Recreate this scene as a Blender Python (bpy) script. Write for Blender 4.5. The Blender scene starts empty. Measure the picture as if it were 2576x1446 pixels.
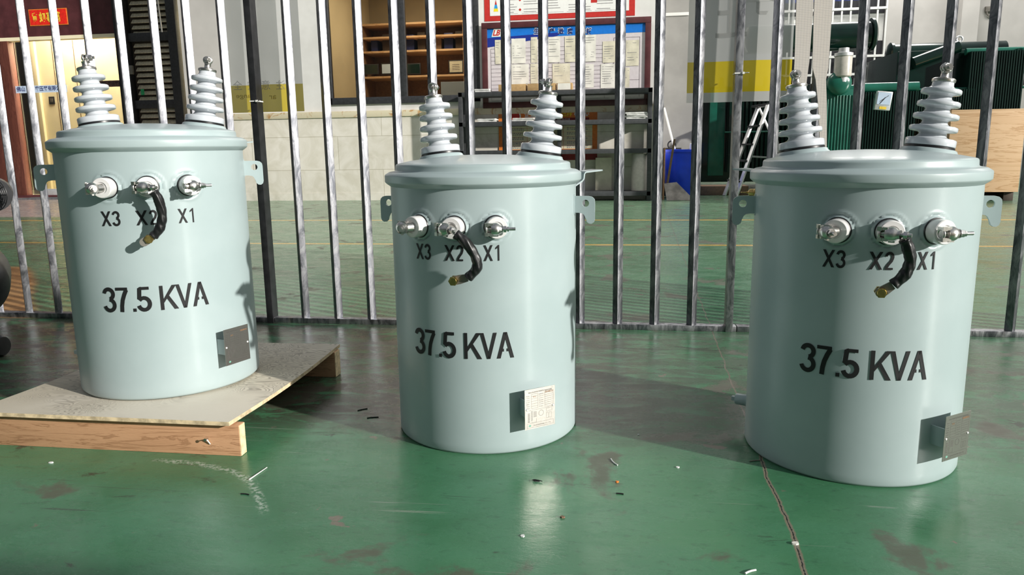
import bpy, bmesh, math, random
from mathutils import Vector, Matrix
random.seed(7)
sc = bpy.context.scene
COL = sc.collection
PI = math.pi
rad = math.radians

# ------------------------------------------------------------------ camera
F_PX, CX, CY = 1883.0, 1288.0, 723.0
CAM = Vector((0.0, 0.0, 0.646))
def _cam_axes():
    p, r, a = rad(10.53), rad(-0.86), rad(8.5)
    fw = Vector((0, math.cos(p), -math.sin(p))); up0 = Vector((0, math.sin(p), math.cos(p))); rt0 = Vector((1, 0, 0))
    rt = math.cos(r)*rt0 + math.sin(r)*up0
    up = -math.sin(r)*rt0 + math.cos(r)*up0
    R = Matrix.Rotation(a, 3, 'Z')
    return R@fw, R@rt, R@up
FW, RT, UP = _cam_axes()
cd = bpy.data.cameras.new('camera'); cam = bpy.data.objects.new('camera', cd); COL.objects.link(cam)
cam.matrix_world = Matrix.Translation(CAM) @ Matrix((RT, UP, -FW)).transposed().to_4x4()
cd.sensor_fit = 'HORIZONTAL'; cd.sensor_width = 36.0; cd.lens = F_PX/2576*36.0
cd.clip_start = 0.05; cd.clip_end = 200
sc.camera = cam

def ray(x, y): return FW + RT*((x-CX)/F_PX) - UP*((y-CY)/F_PX)
def W(x, y, V):                     # point of the real plane Y = V seen at a pixel
    d = ray(x, y); return CAM + d*(V/d.y)
def FL(x, y, z=0.0):                # point of the horizontal plane Z = z seen at a pixel
    d = ray(x, y); return CAM + d*((z-CAM.z)/d.z)
def CYL(x, y, c, R):                # point of a vertical cylinder seen at a pixel
    d = ray(x, y); o = CAM - Vector(c)
    A = d.x**2+d.y**2; B = 2*(d.x*o.x+d.y*o.y); Q = o.x**2+o.y**2-R*R
    D = max(B*B-4*A*Q, 0.0)
    return CAM + d*((-B-math.sqrt(D))/(2*A))

# ------------------------------------------------------------------ materials
def newmat(name):
    m = bpy.data.materials.new(name); m.use_nodes = True
    nt = m.node_tree; b = nt.nodes['Principled BSDF']
    return m, nt, b
def setp(b, **k):
    names = dict(color='Base Color', rough='Roughness', metal='Metallic', coat='Coat Weight', trans='Transmission Weight',
                 ior='IOR', alpha='Alpha', spec='Specular IOR Level', crough='Coat Roughness', emis='Emission Color', estr='Emission Strength')
    for kk, v in k.items():
        if kk in ('color', 'emis') and len(v) == 3: v = (*v, 1)
        b.inputs[names[kk]].default_value = v
def nmix(nt, fac, c1, c2, typ='MIX'):
    n = nt.nodes.new('ShaderNodeMix'); n.data_type = 'RGBA'; n.blend_type = typ
    for s, v in ((0, fac), (6, c1), (7, c2)):
        if hasattr(v, 'type') and hasattr(v, 'is_linked'): nt.links.new(v, n.inputs[s])
        else: n.inputs[s].default_value = v if s == 0 else ((*v, 1) if len(v) == 3 else v)
    return n.outputs[2]
def nnoise(nt, vec, scale, detail=4, rough=0.55, dist=0.0):
    n = nt.nodes.new('ShaderNodeTexNoise'); n.inputs['Scale'].default_value = scale
    n.inputs['Detail'].default_value = detail; n.inputs['Roughness'].default_value = rough; n.inputs['Distortion'].default_value = dist
    if vec is not None: nt.links.new(vec, n.inputs['Vector'])
    return n.outputs['Fac']
def nmap(nt, v, a, b, c=0.0, d=1.0, smooth=True):
    n = nt.nodes.new('ShaderNodeMapRange'); n.inputs[1].default_value = a; n.inputs[2].default_value = b
    n.inputs[3].default_value = c; n.inputs[4].default_value = d; n.interpolation_type = 'SMOOTHSTEP' if smooth else 'LINEAR'
    nt.links.new(v, n.inputs[0]); return n.outputs[0]
def nmath(nt, op, a, b=None, c=None):
    n = nt.nodes.new('ShaderNodeMath'); n.operation = op
    for i, v in enumerate((a, b, c)):
        if v is None: continue
        if hasattr(v, 'is_linked'): nt.links.new(v, n.inputs[i])
        else: n.inputs[i].default_value = v
    return n.outputs[0]
def coords(nt, kind='Object', scale=(1, 1, 1), loc=(0, 0, 0), rot=(0, 0, 0)):
    t = nt.nodes.new('ShaderNodeTexCoord'); m = nt.nodes.new('ShaderNodeMapping')
    m.inputs['Scale'].default_value = scale; m.inputs['Location'].default_value = loc; m.inputs['Rotation'].default_value = rot
    nt.links.new(t.outputs[kind], m.inputs[0]); return m.outputs[0]
def nbump(nt, b, h, strength=0.3, dist=0.002):
    n = nt.nodes.new('ShaderNodeBump'); n.inputs['Strength'].default_value = strength; n.inputs['Distance'].default_value = dist
    nt.links.new(h, n.inputs['Height']); nt.links.new(n.outputs[0], b.inputs['Normal'])
_plain = {}
def plain(name, color, rough=0.5, metal=0.0, var=0.12, scale=30, bump=0.0, **k):
    if name in _plain: return _plain[name]
    m, nt, b = newmat(name); setp(b, rough=rough, metal=metal, **k)
    f = nnoise(nt, coords(nt), scale)
    lo = tuple(c*(1-var) for c in color); hi = tuple(min(1, c*(1+var)) for c in color)
    nt.links.new(nmix(nt, nmap(nt, f, .3, .7), lo, hi), b.inputs['Base Color'])
    if bump: nbump(nt, b, f, bump)
    _plain[name] = m; return m

M = {}
# tank paint, with faint dirt
m, nt, b = newmat('tank_paint'); setp(b, rough=.36, coat=.10, crough=.12)
f1 = nnoise(nt, coords(nt), 6, 5); f2 = nnoise(nt, coords(nt, scale=(1, 1, .25)), 40, 6, .7)
c = nmix(nt, nmap(nt, f1, .35, .7), (.365, .448, .455), (.40, .483, .49)); c = nmix(nt, nmap(nt, f2, .72, .82, 0, .35), c, (.32, .36, .345))
nt.links.new(c, b.inputs['Base Color']); nbump(nt, b, nnoise(nt, coords(nt), 9, 2), .12, .002); M['tank'] = m
m, nt, b = newmat('grey_porcelain'); setp(b, rough=.16, coat=.4, crough=.06)
f1 = nnoise(nt, coords(nt), 25, 4)
nt.links.new(nmix(nt, nmap(nt, f1, .35, .7), (.55, .58, .62), (.62, .65, .68)), b.inputs['Base Color']); M['porc'] = m
M['white_porc'] = plain('white_porcelain', (.74, .73, .72), .18, coat=.4, var=.04)
M['rubber'] = plain('black_rubber', (.012, .012, .014), .35, var=.2)
M['tin'] = plain('tinned_metal', (.66, .64, .61), .30, 1.0, var=.15, scale=70, bump=.08)
M['steel_bolt'] = plain('steel_bolt', (.62, .61, .60), .3, 1.0, var=.2, scale=90)
M['brass'] = plain('brass', (.62, .44, .16), .28, 1.0, var=.25, scale=80)
M['ink'] = plain('black_stencil_ink', (.006, .006, .007), .65, var=.2)
m, nt, b = newmat('black_tape'); setp(b, rough=.38)
f = nt.nodes.new('ShaderNodeTexWave'); f.inputs['Scale'].default_value = 28; f.inputs['Distortion'].default_value = 2.5
nt.links.new(coords(nt, rot=(.5, .4, 0)), f.inputs[0]); setp(b, color=(.012, .012, .013)); nbump(nt, b, f.outputs[1], .5, .002); M['tape'] = m
# nameplate aluminium
m, nt, b = newmat('nameplate_metal'); setp(b, rough=.34, metal=.9, color=(.42, .40, .37))
nbump(nt, b, nnoise(nt, coords(nt), 160, 2), .12, .001); M['plate'] = m
M['plate_ink'] = plain('nameplate_print', (.10, .09, .085), .5)
M['plate_ink_brown'] = plain('nameplate_stamp', (.32, .17, .08), .5)
M['plate_ink_green'] = plain('nameplate_emblem', (.18, .42, .33), .5)
# stainless tube
m, nt, b = newmat('stainless_tube'); setp(b, metal=1.0)
v = coords(nt, 'Object', scale=(6, 6, 2.2)); f1 = nnoise(nt, v, 6, 6, .68, .9); f2 = nnoise(nt, coords(nt, scale=(3, 3, .7)), 4, 5, .6)
c = nmix(nt, nmap(nt, f1, .32, .68), (.13, .135, .155), (.43, .43, .45)); c = nmix(nt, nmap(nt, f2, .6, .74, 0, .6), c, (.45, .39, .34))
nt.links.new(c, b.inputs['Base Color']); nt.links.new(nmap(nt, f1, .3, .7, .36, .50), b.inputs['Roughness']); nbump(nt, b, f1, .05, .001); M['tube'] = m
# timber
def wood(name, c1, c2, c3, axis=0, scale=5, rough=.65):
    m, nt, b = newmat(name); setp(b, rough=rough)
    s = [18, 18, 18]; s[axis] = 1.4
    v = coords(nt, scale=tuple(s)); n = nnoise(nt, v, scale*.32, 5, .6, 1.6)
    w = nmath(nt, 'SINE', nmath(nt, 'MULTIPLY', n, 46.0)); fine = nnoise(nt, coords(nt, scale=tuple(x*6 for x in s)), 6, 3)
    c = nmix(nt, nmap(nt, n, .3, .7), c1, c2); c = nmix(nt, nmap(nt, w, .45, 1, 0, .75), c, c3)
    c = nmix(nt, nmap(nt, fine, .62, .8, 0, .35), c, c3)
    nt.links.new(c, b.inputs['Base Color']); nbump(nt, b, fine, .35, .0015); return m
M['timber'] = wood('rough_sawn_timber', (.50, .27, .145), (.60, .34, .19), (.33, .165, .08))
M['timber_end'] = plain('timber_end_grain', (.78, .60, .36), .7, var=.25, scale=60)
# plywood face, grey weathered with dark grain swirls
m, nt, b = newmat('weathered_plywood'); setp(b, rough=.6)
v = coords(nt, scale=(1, 1.9, 1)); n = nnoise(nt, v, 5.0, 3, .5, 1.0); w = nmath(nt, 'SINE', nmath(nt, 'MULTIPLY', n, 230.0))
msk = nmap(nt, nnoise(nt, coords(nt, loc=(3, 1, 0)), 3.6, 3), .42, .56)
c = nmix(nt, nmap(nt, nnoise(nt, coords(nt), 2.2, 3), .35, .65), (.58, .52, .41), (.70, .64, .54))
c = nmix(nt, nmath(nt, 'MULTIPLY', nmap(nt, w, -.1, .9, 0, .62), msk), c, (.22, .19, .15))
nt.links.new(c, b.inputs['Base Color']); nbump(nt, b, w, .08, .001); M['ply'] = m
M['ply_edge'] = plain('plywood_edge', (.66, .52, .33), .7, var=.3, scale=55)
M['crate_ply'] = wood('crate_plywood', (.64, .41, .23), (.70, .47, .28), (.48, .27, .12), 0, 1.1)

# floor -------------------------------------------------------------------
m, nt, b = newmat('green_epoxy_floor')
t = nt.nodes.new('ShaderNodeTexCoord'); P = t.outputs['Object']
sep = nt.nodes.new('ShaderNodeSeparateXYZ'); nt.links.new(P, sep.inputs[0]); X, Y = sep.outputs[0], sep.outputs[1]
big = nnoise(nt, P, 1.3, 4, .55); mid = nnoise(nt, coords(nt, scale=(1, 1.5, 1)), 5, 6, .62, .6)
fine = nnoise(nt, coords(nt, scale=(1, 1.8, 1)), 34, 7, .68); fine2 = nnoise(nt, P, 120, 3, .6)
c = nmix(nt, nmap(nt, big, .38, .62), (.046, .165, .078), (.086, .245, .126))
c = nmix(nt, nmap(nt, mid, .38, .66, 0, .6), c, (.070, .220, .120))
c = nmix(nt, nmap(nt, fine, .30, .46, .45, 0), c, (.030, .080, .048))
c = nmix(nt, nmap(nt, fine2, .60, .74, 0, .25), c, (.15, .26, .18))
# scuffed, dirtier zone around the fence line and between the tanks
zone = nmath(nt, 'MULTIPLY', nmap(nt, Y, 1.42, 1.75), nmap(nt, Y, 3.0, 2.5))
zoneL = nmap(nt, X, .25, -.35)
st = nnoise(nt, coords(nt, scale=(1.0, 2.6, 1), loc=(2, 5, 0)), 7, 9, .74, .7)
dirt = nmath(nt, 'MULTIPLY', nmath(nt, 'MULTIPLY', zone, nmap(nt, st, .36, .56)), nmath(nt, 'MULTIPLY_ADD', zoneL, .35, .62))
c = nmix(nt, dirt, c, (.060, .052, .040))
# brown worn patches everywhere
pt = nnoise(nt, coords(nt, loc=(4.3, 1.2, 0)), 3.4, 7, .62, .4)
c = nmix(nt, nmap(nt, Y, 2.7, 6.0, 0, .40), c, (.24, .27, .20))  # lighter with distance: sun and grazing sheen put into the colour
c = nmix(nt, nmap(nt, pt, .57, .63, 0, .75), c, (.105, .088, .068))
pt2 = nnoise(nt, coords(nt, loc=(1.3, 7.2, 0)), 9.0, 6, .6, .3)
c = nmix(nt, nmap(nt, pt2, .665, .69, 0, .85), c, (.20, .155, .125))
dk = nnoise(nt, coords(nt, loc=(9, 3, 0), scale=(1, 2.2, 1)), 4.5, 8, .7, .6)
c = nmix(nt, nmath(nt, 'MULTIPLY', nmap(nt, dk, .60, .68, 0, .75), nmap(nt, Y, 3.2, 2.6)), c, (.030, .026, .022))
# far left: bare reddish and pink-grey concrete
warp = nmath(nt, 'MULTIPLY_ADD', nnoise(nt, P, 1.2, 3), 1.2, -.6)
redz = nmath(nt, 'MULTIPLY', nmap(nt, nmath(nt, 'ADD', nmath(nt, 'MULTIPLY_ADD', Y, .87, X), nmath(nt, 'MULTIPLY', warp, .15)), -.02, -.10), nmath(nt, 'MULTIPLY', nmap(nt, Y, 3.95, 3.86), nmap(nt, Y, 2.62, 2.66)))
c = nmix(nt, redz, c, (.42, .235, .10))
pink = nmath(nt, 'MULTIPLY', nmap(nt, nmath(nt, 'ADD', X, nmath(nt, 'MULTIPLY', warp, .3)), -5.2, -5.5), nmap(nt, Y, 7.05, 7.3))
c = nmix(nt, pink, c, (.42, .36, .34))
# thin yellow lane lines
for yy, w in ((6.77, .045), (5.03, .035)):
    d = nmath(nt, 'ABSOLUTE', nmath(nt, 'SUBTRACT', Y, yy))
    c = nmix(nt, nmap(nt, d, w, w*.75, 0, .85), c, (.62, .40, .10))
# hairline joint along X and a wandering broken crack along Y
cn = nmath(nt, 'MULTIPLY_ADD', nnoise(nt, coords(nt, scale=(1, 1, 1)), 6, 5, .6), .05, -.025)
j = nmath(nt, 'ABSOLUTE', nmath(nt, 'SUBTRACT', nmath(nt, 'ADD', Y, nmath(nt, 'MULTIPLY', cn, .25)), 2.388))
jm = nmath(nt, 'MULTIPLY', nmap(nt, j, .0028, .0012), nmath(nt, 'MULTIPLY', nmap(nt, X, -1.25, -1.2), nmap(nt, X, .34, .32)))
c = nmix(nt, jm, c, (.014, .014, .012))
cl = nmath(nt, 'MULTIPLY_ADD', nmath(nt, 'SUBTRACT', Y, 1.1), .022, .283)      # X of crack over Y
k = nmath(nt, 'ABSOLUTE', nmath(nt, 'SUBTRACT', nmath(nt, 'ADD', X, nmath(nt, 'MULTIPLY', cn, .55)), cl))
wide = nmap(nt, Y, 2.0, 1.2, .0015, .0040)
rub = nmath(nt, 'DIVIDE', k, wide)
c = nmix(nt, nmap(nt, nmath(nt, 'ADD', rub, nmath(nt, 'MULTIPLY', fine2, 1.2)), 2.2, 1.4, 0, .85), c, (.24, .185, .14))
km = nmap(nt, nmath(nt, 'ADD', rub, nmath(nt, 'MULTIPLY', fine2, .9)), 1.0, .55)
c = nmix(nt, km, c, (.02, .017, .014))
# pale scuff arc near the pallet
dx = nmath(nt, 'SUBTRACT', X, -.95); dy = nmath(nt, 'SUBTRACT', Y, 1.05)
rr = nmath(nt, 'SQRT', nmath(nt, 'ADD', nmath(nt, 'MULTIPLY', dx, dx), nmath(nt, 'MULTIPLY', dy, dy)))
ar = nmath(nt, 'ABSOLUTE', nmath(nt, 'SUBTRACT', rr, nmath(nt, 'MULTIPLY_ADD', cn, .6, .335)))
am = nmath(nt, 'MULTIPLY', nmath(nt, 'MULTIPLY', nmap(nt, ar, .014, .003), nmap(nt, fine2, .44, .6)), nmath(nt, 'MULTIPLY', nmap(nt, dy, .12, .16), nmap(nt, dx, -.06, .0)))
c = nmix(nt, nmath(nt, 'MULTIPLY', am, .8), c, (.42, .50, .42))
# thin dark and pale scratches
for i, (sx, rz, off, colr) in enumerate(((.35, .5, 1.0, (.26, .31, .26)), (.3, -.7, 5.0, (.03, .03, .03)), (.25, 1.2, 9.0, (.30, .34, .28)))):
    sn = nnoise(nt, coords(nt, scale=(sx*4, 42, 1), rot=(0, 0, rz), loc=(off, 0, 0)), 1.6, 3, .5, .7)
    c = nmix(nt, nmap(nt, sn, .70, .73, 0, .55), c, colr)
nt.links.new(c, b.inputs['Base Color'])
r = nmath(nt, 'ADD', nmap(nt, mid, .3, .7, .16, .26), nmap(nt, st, .4, .62, 0, .10))
r = nmath(nt, 'ADD', r, nmap(nt, pt, .58, .64, 0, .15))
nt.links.new(r, b.inputs['Roughness']); setp(b, coat=.0, spec=.42)
h = nmath(nt, 'ADD', nmath(nt, 'MULTIPLY', fine, .7), nmath(nt, 'MULTIPLY', mid, .8)); h = nmath(nt, 'SUBTRACT', h, nmath(nt, 'MULTIPLY', km, 1.5))
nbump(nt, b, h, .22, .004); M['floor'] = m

m, nt, b = newmat('white_wall_plaster'); setp(b, rough=.8)
n = nnoise(nt, coords(nt), 1.7, 6, .62); n2 = nnoise(nt, coords(nt, scale=(1, 1, .4)), 3.3, 5, .7)
c = nmix(nt, nmap(nt, n, .35, .7), (.64, .63, .61), (.74, .73, .71)); c = nmix(nt, nmap(nt, n2, .66, .76, 0, .4), c, (.42, .40, .37))
nt.links.new(c, b.inputs['Base Color']); M['wall'] = m
m, nt, b = newmat('marble_cladding'); setp(b, rough=.3)
br = nt.nodes.new('ShaderNodeTexBrick'); br.offset = .5; br.inputs['Scale'].default_value = 1; br.inputs['Brick Width'].default_value = 1.2; br.inputs['Row Height'].default_value = .43
br.inputs['Mortar Size'].default_value = .0035; br.inputs['Color1'].default_value = (1, 1, 1, 1); br.inputs['Color2'].default_value = (.93, .93, .93, 1); br.inputs['Mortar'].default_value = (.62, .60, .54, 1)
nt.links.new(coords(nt, rot=(-PI/2, 0, 0), loc=(.1, 0.03, 0)), br.inputs[0])
n = nnoise(nt, coords(nt), 3.0, 8, .6, 1.6)
c = nmix(nt, nmap(nt, n, .3, .72), (.66, .62, .53), (.80, .76, .69)); c = nmix(nt, nmap(nt, nnoise(nt, coords(nt, loc=(7, 0, 2)), 1.6, 6, .65, .8), .60, .70, 0, .5), c, (.42, .41, .34))
c = nmix(nt, 1.0, c, br.outputs[0], 'MULTIPLY')
nt.links.new(c, b.inputs['Base Color']); M['marble'] = m
m, nt, b = newmat('yellow_marble_ledge'); setp(b, rough=.3)
n = nnoise(nt, coords(nt), 7.0, 6, .7, 1.2)
c = nmix(nt, nmap(nt, n, .52, .66), (.70, .63, .46), (.50, .28, .11)); nt.links.new(c, b.inputs['Base Color']); M['ledge'] = m
M['wall_grey'] = plain('grey_wall_paint', (.50, .48, .46), .8, var=.08, scale=2)
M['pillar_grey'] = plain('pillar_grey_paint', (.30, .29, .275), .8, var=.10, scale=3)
M['dark_frame'] = plain('dark_window_frame', (.035, .036, .04), .4, var=.2)
M['shelf_metal'] = plain('charcoal_shelf_metal', (.050, .052, .056), .45, var=.15)
M['maroon'] = plain('maroon_wood', (.085, .025, .028), .4, var=.2, scale=8)
M['red_wood'] = wood('red_door_wood', (.095, .028, .019), (.13, .042, .028), (.06, .016, .011), 2, 3, .4)
M['beige'] = plain('beige_panel', (.88, .80, .56), .55, var=.05, scale=4)
M['louver'] = plain('louver_slat', (.52, .47, .35), .6, var=.25)
M['black_paint'] = plain('black_paint', (.018, .018, .02), .4, var=.3)
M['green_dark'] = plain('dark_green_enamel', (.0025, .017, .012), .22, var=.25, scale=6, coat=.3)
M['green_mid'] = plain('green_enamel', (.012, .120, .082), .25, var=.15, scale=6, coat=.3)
M['blue_plastic'] = plain('blue_plastic', (.018, .075, .90), .3, var=.12, scale=5)
M['aluminium'] = plain('ladder_aluminium', (.82, .82, .82), .35, .6, var=.06)
M['webbing'] = None
m, nt, b = newmat('white_webbing'); setp(b, rough=.85)
wv = nt.nodes.new('ShaderNodeTexWave'); wv.bands_direction = 'Z'; wv.inputs['Scale'].default_value = 140; wv.inputs['Distortion'].default_value = .6
wx = nt.nodes.new('ShaderNodeTexWave'); wx.bands_direction = 'X'; wx.inputs['Scale'].default_value = 42; wx.inputs['Distortion'].default_value = .4
v = coords(nt); nt.links.new(v, wv.inputs[0]); nt.links.new(v, wx.inputs[0])
c = nmix(nt, nmap(nt, wv.outputs[1], .2, .8, 0, .3), (.66, .61, .56), (.44, .40, .37)); c = nmix(nt, nmap(nt, wx.outputs[1], .8, .95, 0, .22), c, (.33, .31, .33))
nt.links.new(c, b.inputs['Base Color']); nbump(nt, b, wv.outputs[1], .4, .001); M['webbing'] = m
# thin translucent banner film
def film(name, col, alpha, tw):
    m, nt, b = newmat(name); setp(b, rough=.35, color=col, alpha=alpha)
    tr = nt.nodes.new('ShaderNodeBsdfTranslucent'); tr.inputs[0].default_value = (*col, 1)
    tp = nt.nodes.new('ShaderNodeBsdfTransparent'); mx = nt.nodes.new('ShaderNodeMixShader'); mx.inputs[0].default_value = tw
    setp(b, alpha=1.0); mx2 = nt.nodes.new('ShaderNodeMixShader'); mx2.inputs[0].default_value = 1-alpha
    nt.links.new(b.outputs[0], mx.inputs[1]); nt.links.new(tr.outputs[0], mx.inputs[2])
    nt.links.new(mx.outputs[0], mx2.inputs[1]); nt.links.new(tp.outputs[0], mx2.inputs[2])
    nt.links.new(mx2.outputs[0], nt.nodes['Material Output'].inputs[0]); return m
M['film_white'] = film('banner_film', (.70, .70, .69), .66, .3)
M['film_yellow'] = film('banner_yellow_band', (.72, .55, .02), .92, .3)
M['film_ink'] = film('banner_faint_print', (.40, .40, .39), .5, .3)
M['film_ink_y'] = film('banner_faint_print_yellow', (.40, .30, .02), .6, .3)
m, nt, b = newmat('window_glass'); setp(b, rough=.02, color=(.9, .92, .9), alpha=1)
tp = nt.nodes.new('ShaderNodeBsdfTransparent'); tp.inputs[0].default_value = (.78, .76, .70, 1)
gl = nt.nodes.new('ShaderNodeBsdfGlossy'); gl.inputs['Roughness'].default_value = .03; gl.inputs[0].default_value = (1, 1, 1, 1)
fr = nt.nodes.new('ShaderNodeFresnel'); fr.inputs[0].default_value = 1.5; mx = nt.nodes.new('ShaderNodeMixShader')
nt.links.new(fr.outputs[0], mx.inputs[0]); nt.links.new(tp.outputs[0], mx.inputs[1]); nt.links.new(gl.outputs[0], mx.inputs[2])
nt.links.new(mx.outputs[0], nt.nodes['Material Output'].inputs[0]); M['glass'] = m
def P_(name, col, rough=.6, **k): return plain(name, col, rough, **k)
M['paper'] = P_('white_paper', (.72, .70, .64), .8, var=.06, scale=12)
M['paper_aged'] = P_('aged_paper', (.62, .58, .46), .8, var=.10, scale=12)
M['board_face'] = P_('board_face', (.62, .57, .59), .5, var=.04)
M['board_blue'] = P_('board_blue', (.01, .17, .62), .4, var=.06)
M['board_navy'] = P_('board_navy', (.012, .03, .26), .4, var=.06)
M['line'] = P_('printed_line', (.10, .07, .09), .7)
M['txt_line'] = P_('printed_text_line', (.30, .29, .29), .7)
M['red'] = P_('red_print', (.50, .025, .02), .5, var=.08)
M['dark_red'] = P_('dark_red_print', (.22, .008, .01), .5)
M['bright_red'] = P_('festive_red', (.75, .02, .01), .5)
M['gold'] = P_('gold_print', (.85, .60, .06), .4)
M['orange'] = P_('orange_print', (.72, .20, .03), .5, var=.1)
M['cream'] = P_('cream_print', (.66, .62, .44), .6, var=.04)
M['white'] = P_('white_print', (.78, .78, .76), .5, var=.03)
M['yellow'] = P_('yellow_print', (.85, .65, .02), .5)
M['blue_s'] = P_('sky_blue_print', (.02, .30, .65), .5)
M['green_s'] = P_('green_print', (.02, .32, .12), .5)
M['navy_txt'] = P_('navy_lettering', (.012, .025, .14), .5)
M['cardboard'] = P_('cardboard', (.42, .27, .12), .8, var=.1)
M['bag'] = P_('white_plastic_bag', (.62, .62, .60), .4, var=.2, scale=15, bump=.4)
M['mat'] = P_('grey_rubber_mat', (.14, .14, .15), .8, var=.35, scale=40)
M['sticker'] = P_('pale_blue_sticker', (.55, .66, .82), .4, var=.03)
M['brown_strip'] = P_('brown_strip', (.16, .09, .07), .5)
M['interior'] = P_('office_wall', (.36, .30, .20), .8, var=.06, scale=3)
M['interior_light'] = P_('office_pale_wall', (.58, .50, .34), .8, var=.05, scale=3)
M['shelf_wood'] = P_('office_shelf_wood', (.26, .15, .08), .5, var=.15)
M['dark_int'] = P_('dark_interior', (.05, .035, .025), .7, var=.3, scale=5)
M['frame_dark'] = P_('dark_picture_frame', (.03, .03, .035), .4)
M['roll'] = P_('plastic_film_roll', (.50, .47, .42), .3, var=.08)
M['dull_steel'] = P_('dull_steel', (.28, .26, .23), .45, metal=.7, var=.3, scale=9)
M['stick_wood'] = P_('stick_wood', (.20, .13, .08), .7)
M['zip'] = P_('white_nylon', (.80, .80, .76), .4, var=.03)

# ------------------------------------------------------------------ mesh helper
class MB:
    def __init__(s): s.v = []; s.f = []; s.mi = []
    def add(s, vs, fs, mi=0, mat=None):
        o = len(s.v)
        s.v += [tuple(mat@Vector(p)) if mat is not None else tuple(p) for p in vs]
        s.f += [tuple(o+i for i in f) for f in fs]; s.mi += [mi]*len(fs); return s
    def box(s, x0, x1, y0, y1, z0, z1, mi=0, mat=None):
        vs = [(x0, y0, z0), (x1, y0, z0), (x1, y1, z0), (x0, y1, z0), (x0, y0, z1), (x1, y0, z1), (x1, y1, z1), (x0, y1, z1)]
        return s.add(vs, [(0, 3, 2, 1), (4, 5, 6, 7), (0, 1, 5, 4), (1, 2, 6, 5), (2, 3, 7, 6), (3, 0, 4, 7)], mi, mat)
    def prism(s, poly, z0, z1, mi=0, mat=None):        # polygon in XY extruded along Z (convex or simple)
        n = len(poly); vs = [(p[0], p[1], z0) for p in poly]+[(p[0], p[1], z1) for p in poly]
        fs = [tuple(range(n))[::-1], tuple(range(n, 2*n))]+[(i, (i+1) % n, n+(i+1) % n, n+i) for i in range(n)]
        return s.add(vs, fs, mi, mat)
    def lathe(s, prof, n=48, mi=0, mat=None, caps=True, wob=None):
        vs = []; fs = []
        for r, z in prof:
            for i in range(n):
                a = 2*PI*i/n; vs.append((r*math.cos(a), r*math.sin(a), z))
        m_ = len(prof)
        for j in range(m_-1):
            for i in range(n):
                a, b_ = j*n+i, j*n+(i+1) % n; fs.append((a, b_, b_+n, a+n))
        if caps: fs.append(tuple(range(n))[::-1]); fs.append(tuple(range((m_-1)*n, m_*n)))
        return s.add(vs, fs, mi, mat)
    def cyl(s, p0, p1, r0, r1=None, n=20, mi=0, caps=True):
        p0, p1 = Vector(p0), Vector(p1); r1 = r0 if r1 is None else r1
        d = p1-p0; q = d.to_track_quat('Z', 'Y').to_matrix().to_4x4(); q.translation = p0
        return s.lathe([(r0, 0), (r1, d.length)], n, mi, q, caps)
    def tube(s, pts, r, n=14, mi=0):
        pts = [Vector(p) for p in pts]; vs = []; fs = []
        prev = None
        for i, p in enumerate(pts):
            d = (pts[min(i+1, len(pts)-1)]-pts[max(i-1, 0)]).normalized()
            if prev is None: u = d.orthogonal().normalized()
            else: u = (prev-d*prev.dot(d)).normalized()
            prev = u; w = d.cross(u); rr = r(i/(len(pts)-1)) if callable(r) else r
            for k in range(n):
                a = 2*PI*k/n; vs.append(p+u*math.cos(a)*rr+w*math.sin(a)*rr)
        for i in range(len(pts)-1):
            for k in range(n): fs.append((i*n+k, i*n+(k+1) % n, (i+1)*n+(k+1) % n, (i+1)*n+k))
        fs.append(tuple(range(n))[::-1]); fs.append(tuple(range((len(pts)-1)*n, len(pts)*n)))
        return s.add(vs, fs, mi)
    def torus(s, R, r, mat=None, n=28, k=10, a0=0, a1=2*PI, mi=0):
        full = abs(a1-a0-2*PI) < 1e-6; vs = []; fs = []; N = n if full else n+1
        for i in range(N):
            a = a0+(a1-a0)*i/n
            for j in range(k):
                t_ = 2*PI*j/k; vs.append(((R+r*math.cos(t_))*math.cos(a), (R+r*math.cos(t_))*math.sin(a), r*math.sin(t_)))
        for i in range(n):
            for j in range(k):
                a, b_ = i*k+j, i*k+(j+1) % k; c_, d_ = ((i+1) % N)*k+(j+1) % k, ((i+1) % N)*k+j
                fs.append((a, d_, c_, b_))
        if not full: fs.append(tuple(range(k))); fs.append(tuple(range((N-1)*k, N*k))[::-1])
        return s.add(vs, fs, mi, mat)
    def sphere(s, c_, r, n=16, k=10, sc_=(1, 1, 1), mi=0, mat=None):
        prof = [(max(math.sin(PI*j/k), .001)*r, -math.cos(PI*j/k)*r) for j in range(k+1)]
        mm = Matrix.Translation(c_)@Matrix.Diagonal((*sc_, 1)); mm = mat@mm if mat is not None else mm
        return s.lathe(prof, n, mi, mm)
    def build(s, name, mats, parent=None, smooth=True, bevel=0.0, loc=None, rot=None, sharp=.6):
        me = bpy.data.meshes.new(name); me.from_pydata(s.v, [], s.f)
        mats = mats if isinstance(mats, (list, tuple)) else [mats]
        for m_ in mats: me.materials.append(M[m_] if isinstance(m_, str) else m_)
        for p, i in zip(me.polygons, s.mi): p.material_index = i
        bm = bmesh.new(); bm.from_mesh(me); bmesh.ops.recalc_face_normals(bm, faces=bm.faces)
        if bevel: 
            es = [e for e in bm.edges if len(e.link_faces) == 2 and e.calc_face_angle(0) > .5]
            bmesh.ops.bevel(bm, geom=es, offset=bevel, segments=2, affect='EDGES', profile=.6, clamp_overlap=True)
        if smooth:
            for f_ in bm.faces: f_.smooth = True
            for e in bm.edges:
                if len(e.link_faces) == 2 and e.calc_face_angle(0) > sharp: e.smooth = False
        bm.to_mesh(me); bm.free()
        o = bpy.data.objects.new(name, me); COL.objects.link(o)
        if parent is not None: o.parent = parent
        if loc is not None: o.location = loc
        if rot is not None: o.rotation_euler = rot
        return o
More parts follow.
